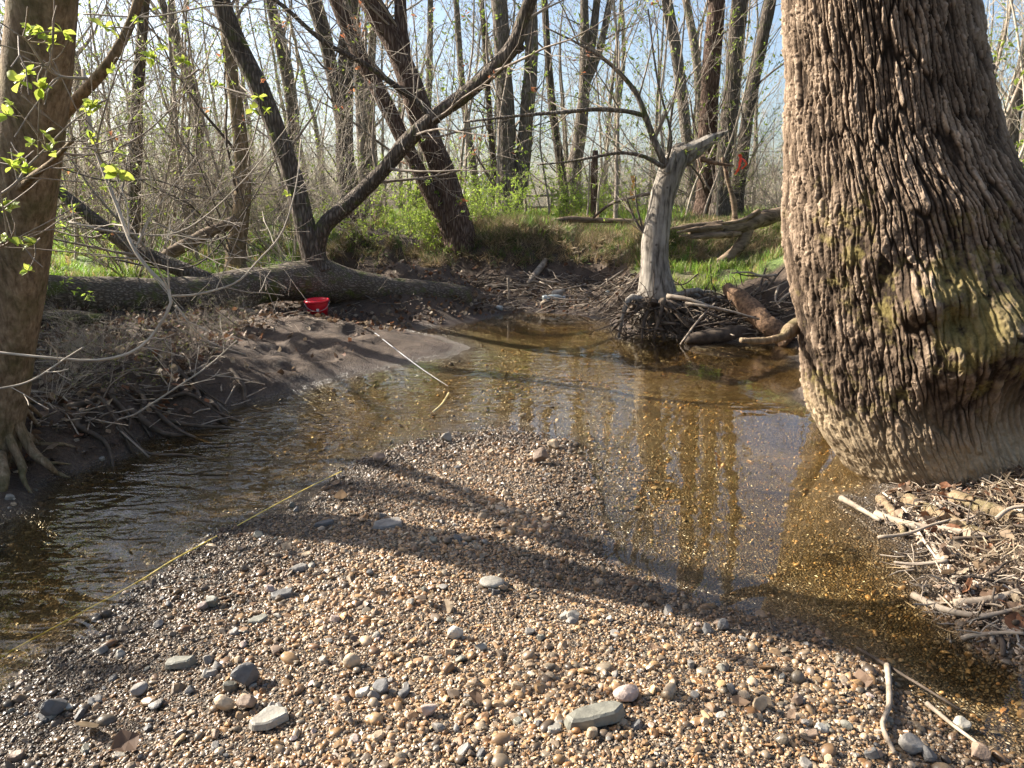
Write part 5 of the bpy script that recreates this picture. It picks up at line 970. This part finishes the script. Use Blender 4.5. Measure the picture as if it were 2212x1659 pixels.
def litter():
    rng = np.random.default_rng(95); n = 90000; y = 1.6 + 16 * rng.uniform(size=n) ** 1.1; x = rng.uniform(-.8, .8, n) * y; z = height(x, y)
    dam = (y > 8.6) & (y < 10.6) & (x > -3.6) & (x < -.2); jam = (y > 10.2) & (y < 12.8) & (x > -1.2) & (x < 3.2) & (z < .6); lb = (x < -1.2) & (z > .06) & (y < 9.5); rt = (x > 1.7) & (y < 5)
    far = z > .6; mudb = (x > -2.4) & (y > 5.2) & (y < 8.3) & (x < .2)
    p = np.where((np.abs(x) < 1.8) & (y < 5.2) & (z > .01), .004, 0) + np.where(dam & (z > .015), 1.0, 0) + np.where(jam & (z > -.01), .85, 0) + np.where(lb & ~dam, np.where(mudb, .06, .7), 0) + np.where(far, .14, 0) + np.where(rt & (z > .02), .7, 0)
    k = rng.uniform(size=n) < p * .5; P = np.stack([x, y, z], -1)[k]; m = len(P); P[:, 2] += rng.uniform(0, .05, m)
    pal = np.array([(.12, .075, .048), (.19, .125, .08), (.07, .045, .03), (.26, .185, .12), (.14, .085, .05), (.34, .27, .19), (.2, .09, .045)])
    scatter('leaf_litter', P, np.column_stack([rng.normal(0, .7, (m, 2)), rng.uniform(0, 6.28, m)]), rng.uniform(.03, .075, (m, 1)) * np.ones((1, 3)), pal[rng.integers(7, size=m)] * rng.uniform(.7, 1.2, (m, 1)), rng.integers(6, size=m), [leaf_litter_mesh(k) for k in range(6)], inst_mat('dead_leaf', .65, .25), 'brown dead leaves littering the banks', 'leaf litter'); print('litter', m)
    # fine twigs of the debris jams
    mb = MB(); c = 0
    for reg, nn, L0 in (((1030, 600, 1420, 676), 420, .35), ((1440, 640, 1710, 740), 200, .35), ((1930, 1060, 2280, 1400), 260, .12), ((60, 700, 560, 930), 140, .3), ((560, 660, 760, 720), 60, .25)):
        for k in range(nn):
            q = ghit(rng.uniform(reg[0], reg[2]), rng.uniform(reg[1], reg[3]));
            if q[2] < -.03: continue
            a = rng.uniform(0, 6.28); d = np.array([math.cos(a), math.sin(a), rng.normal(0, .25)]); L = L0 * rng.uniform(.4, 1.2); q = q + [0, 0, rng.uniform(0, .06)]; r = rng.uniform(.0018, .0045) * (1 if L0 < .3 else 1.6)
            mb.tube([q - d * L / 2, q + rng.normal(0, L * .05, 3), q + d * L / 2], [r, r * .9, r * .5], 4)
    o = mb.obj('twig_litter', M['drift']); tag(o, 'fine broken twigs scattered through the debris', 'twigs', None, 'stuff')
litter()

# ------------------------------------------------------------------ small things people left
def flat(name, c, rough=.4, spec=.5, trans=0):
    m, nt, b, o = mat(name); N = NT(nt); f = N.noise(N.coord('Object'), 9, 4, .6); N.l(N.ramp(f, [(.3, tuple(x * .85 for x in c)), (.7, c)]), b.inputs['Base Color']); b.inputs['Roughness'].default_value = rough
    if trans: b.inputs['Transmission Weight'].default_value = trans
    return m
def lathe(prof, seg=32):
    th = np.arange(seg) * 2 * math.pi / seg; v = np.array([(r * math.cos(t), r * math.sin(t), z) for r, z in prof for t in th]); n = len(prof); i = np.arange(n - 1)[:, None] * seg; j = np.arange(seg)[None]; j2 = (j + 1) % seg
    mb = MB(); mb.add(v, np.stack([i + j, i + j2, i + seg + j2, i + seg + j], -1).reshape(-1, 4)); return mb
def bucket():
    q = ghit(688, 686); root = empty('bucket', (q[0], q[1], hz(q[0], q[1]) - .01), 'bright red plastic bucket standing on the bank below the fallen log', 'bucket'); root.rotation_euler = (R(4), R(-3), .3)
    m = flat('red_plastic', (.62, .012, .03), .35)
    k = q[1] / 9.3; rT = .142 * k; h = .24 * k
    lathe([(0.001, .004), (rT * .8, .004), (rT * .82, 0), (rT * .97, h * .8), (rT * .98, h), (rT * .95, h), (rT * .93, h * .8), (rT * .79, .012), (.001, .012)]).obj('body', m, root)
    lathe([(rT * .98, h * .86), (rT * 1.07, h * .87), (rT * 1.07, h * 1.0), (rT * 1.03, h * 1.02), (rT * .96, h * 1.005)]).obj('rim', m, root)
    a = np.linspace(0, math.pi, 20); P = np.stack([np.cos(a) * rT * 1.08, -np.sin(a) * rT * 1.05, h * .93 - np.sin(a) * .1], -1); mb = MB(); mb.tube(P, .004, 6); mb.obj('handle', flat('wire', (.35, .33, .32), .4), root)
    for s in (-1, 1):
        mb = MB(); mb.tube([(s * rT * 1.0, 0, h * .93), (s * rT * 1.12, 0, h * .93)], .014, 10, True); mb.obj('handle_lug', m, root)
    mb = MB(); an = np.linspace(-1.72, -1.48, 5); rr = rT * .935; v = [(math.cos(t) * rr, math.sin(t) * rr, z) for z in (h * .5, h * .62) for t in an]; mb.add(v, [(i, i + 1, i + 6, i + 5) for i in range(4)]); mb.obj('sticker', flat('sticker', (.75, .72, .7), .5), root)
bucket()
def ribbon(name, pts, w, m, label, cat, twist=0.0, n=60):
    P = np.array(pts); c = P.mean(0); Q = spline(P, n) - c; T = np.gradient(Q, axis=0); T /= np.linalg.norm(T, axis=1)[:, None]; S = np.cross(T, UPV); S /= np.linalg.norm(S, axis=1)[:, None]; U = np.cross(S, T); a = np.linspace(0, twist, n)[:, None]
    S2 = S * np.cos(a) + U * np.sin(a); U2 = np.cross(S2, T); V = np.stack([Q - S2 * w / 2 + U2 * .0006, Q + S2 * w / 2 + U2 * .0006, Q + S2 * w / 2 - U2 * .0006, Q - S2 * w / 2 - U2 * .0006], 1).reshape(-1, 3)
    i = np.arange(n - 1)[:, None] * 4; j = np.arange(4)[None]; j2 = (j + 1) % 4; mb = MB(); mb.add(V, np.stack([i + j, i + j2, i + 4 + j2, i + 4 + j], -1).reshape(-1, 4)); o = mb.obj(name, m); o.location = c; return tag(o, label, cat)
ribbon('measuring_tape', [on(742, 688, .1), on(775, 702, .1), on(808, 718, .13), on(830, 735, .14), on(865, 762, .13), on(905, 792, .1), on(940, 816, .05), on(968, 834, .012)], .015, flat('tape_white', (.75, .75, .74), .35), 'white measuring tape stretched from the bank over the riffle', 'measuring tape', .5)
ribbon('measuring_tape', [on(970, 848, -.012), on(955, 872, -.03), on(935, 890, -.04)], .016, flat('tape_wet', (.7, .7, .68), .35), 'short end of tape lying under the shallow water', 'measuring tape', .6, 20)
ribbon('measuring_tape', [on(738, 1018, .012), on(680, 1046, .03), on(610, 1082, .04), on(540, 1120, .03), on(490, 1148, .0), on(465, 1160, .012), on(425, 1182, .035), on(370, 1212, .03), on(310, 1250, -.002), on(250, 1284, -.006), on(160, 1332, -.008), on(0, 1420, -.01), on(-120, 1490, -.01)], .0065, flat('tape_yellow', (.6, .45, .1), .5), 'yellow measuring tape laid along the left edge of the gravel bar', 'measuring tape', 1.2, 90)
def flag():
    q = at(1597, 355, 9.8); root = empty('marker_flag', tuple(q), 'orange-red marker ribbon tied to a twig beside the dead snag', 'flag'); rng = np.random.default_rng(3)
    for nm, pts, wd in (('ribbon_tail', [(-.0, 0, .12), (.02, .02, .05), (.0, 0, -.04), (-.045, .01, -.13)], .05), ('ribbon_tail', [(.0, 0, .1), (.06, -.02, .04), (.09, .01, -.0), (.03, 0, -.06)], .045), ('knot', [(-.015, 0, .1), (.0, -.01, .12), (.02, 0, .1)], .04)):
        n = 14; Q = spline(pts, n); v = []; S = np.array([.8, .6, 0])
        for i in range(n): v += [Q[i] - S * wd / 2 + rng.normal(0, .004, 3), Q[i] + S * wd / 2 + rng.normal(0, .004, 3)]
        mb = MB(); mb.add(v, [(2 * i, 2 * i + 1, 2 * i + 3, 2 * i + 2) for i in range(n - 1)]); mb.obj(nm, flat('flag_orange', (.85, .07, .03), .5), root)
flag()
def ribbon2():
    q = at(1365, 408, 15); mb = MB(); Q = spline([(0, 0, .25), (.04, 0, .1), (.0, .02, -.05), (.05, 0, -.22)], 12); v = []
    for i in range(12): v += [Q[i] + [-.04, 0, 0], Q[i] + [.04, .02, 0]]
    mb.add(v, [(2 * i, 2 * i + 1, 2 * i + 3, 2 * i + 2) for i in range(11)]); o = mb.obj('marker_ribbon', flat('ribbon_yellow', (.75, .33, .02), .5)); o.location = q; tag(o, 'yellow-orange ribbon hanging among saplings left of the dead snag', 'ribbon')
ribbon2()
def bottle(px, py, rz, label, m, s=1.0):
    q = ghit(px, py); o = lathe([(.001, 0), (.03, 0), (.033, .01), (.033, .14), (.03, .16), (.014, .2), (.013, .22)], 16).obj('bottle', m); o.location = (q[0], q[1], hz(q[0], q[1]) + .035); o.rotation_euler = (0, R(88), rz); o.scale = (s, s, s); tag(o, label, 'bottle')
    cp_ = lathe([(.001, .236), (.015, .236), (.016, .215), (.014, .212)], 12).obj('cap', flat('bottle_cap', (.6, .62, .65)), o)
mp = flat('cloudy_plastic', (.4, .43, .41), .25)
bottle(1172, 650, .2, 'cloudy plastic bottle lying on the far debris jam', mp, 1.5); bottle(1085, 672, 2.6, 'pale plastic bottle at the water edge of the far debris jam', mp, 1.1); bottle(1310, 640, 1.2, 'plastic bottle deep in the debris jam near the snag', mp, 1.1)
def rock_white(): 
    put_stone(1178, 664, 24, 'a', 'tan', 'tan rock at the water edge of the far debris jam', .2, .6, .6, 600); put_stone(1205, 640, 34, 's', 'grey', 'grey flat stone block in the far debris jam', .1, .6, .5, 601)
rock_white()

# ------------------------------------------------------------------ far away: a white house and a rail fence
def box(mb, a, b):
    (x0, y0, z0), (x1, y1, z1) = a, b; v = [(x, y, z) for x in (x0, x1) for y in (y0, y1) for z in (z0, z1)]; mb.add(v, [(0, 1, 3, 2), (4, 6, 7, 5), (0, 4, 5, 1), (2, 3, 7, 6), (0, 2, 6, 4), (1, 5, 7, 3)])
def house(px, Y, w, dp, h, rh, label, wallc, roofc):
    x = at(px, 440, Y)[0]; root = empty('house', (x, Y, hz(x, Y)), label, 'house'); root.rotation_euler = (0, 0, .25)
    mb = MB(); box(mb, (-w / 2, -dp / 2, 0), (w / 2, dp / 2, h)); v = [(-w / 2, -dp / 2, h), (w / 2, -dp / 2, h), (0, -dp / 2, h + rh * .97), (-w / 2, dp / 2, h), (w / 2, dp / 2, h), (0, dp / 2, h + rh * .97)]; mb.add(v, None, [(0, 1, 2), (3, 5, 4)]); mb.obj('wall', plain('siding', tuple(c * .9 for c in wallc), wallc, 3, .6), root, False)
    for s in (-1, 1):
        mb = MB(); e = .35; t = .12; a = np.array([s * (w / 2 + e), 0, h - e * rh / (w / 2)]); b = np.array([0, 0, h + rh]); v = [(p[0], yy, p[2] + dz) for p in (a, b) for yy in (-dp / 2 - e, dp / 2 + e) for dz in (0, t)]; mb.add(v, [(0, 1, 3, 2), (4, 6, 7, 5), (0, 4, 5, 1), (2, 3, 7, 6), (0, 2, 6, 4), (1, 5, 7, 3)]); mb.obj('roof', plain('shingle', tuple(c * .8 for c in roofc), roofc, 5, .9), root, False)
    for wx, wz in ((-w * .27, h * .22), (w * .27, h * .22), (-w * .27, h * .65), (w * .27, h * .65)):
        mb = MB(); box(mb, (wx - .5, -dp / 2 - .06, wz), (wx + .5, -dp / 2 - .005, wz + 1.3)); f = mb.obj('window', plain('window_frame', (.7, .7, .7), (.8, .8, .8), 3, .5), root, False)
        mb = MB(); box(mb, (wx - .42, -dp / 2 - .075, wz + .08), (wx + .42, -dp / 2 - .062, wz + 1.22)); mb.obj('pane', flat('pane', (.08, .1, .13), .1), f, False)
house(1036, 85, 3.2, 5, 3.0, 1.0, 'small white gabled house glimpsed through the bright gap', (.75, .77, .8), (.3, .3, .32))
def fence():
    root = None; xs = [at(px, 440, 27)[0] for px in range(1130, 1640, 62)]; root = empty('rail_fence', (xs[0], 27, hz(xs[0], 27)), 'grey split-rail fence in the far grass behind the bank', 'fence'); b = np.array(root.location)
    for i, x in enumerate(xs):
        z = hz(x, 27); mb = MB(); box(mb, (x - .06, 26.94, z - .2), (x + .06, 27.06, z + 1.0)); mb.V = [v - b for v in mb.V]; mb.obj('post', M['dead'], root, False)
        if i:
            for zz in (.4, .8): mb = MB(); mb.tube(np.array([(xs[i - 1], 26.98, hz(xs[i - 1], 27) + zz), (x, 26.98, z + zz)]) - b, .045, 6, True); mb.obj('rail', M['dead'], root)
fence()
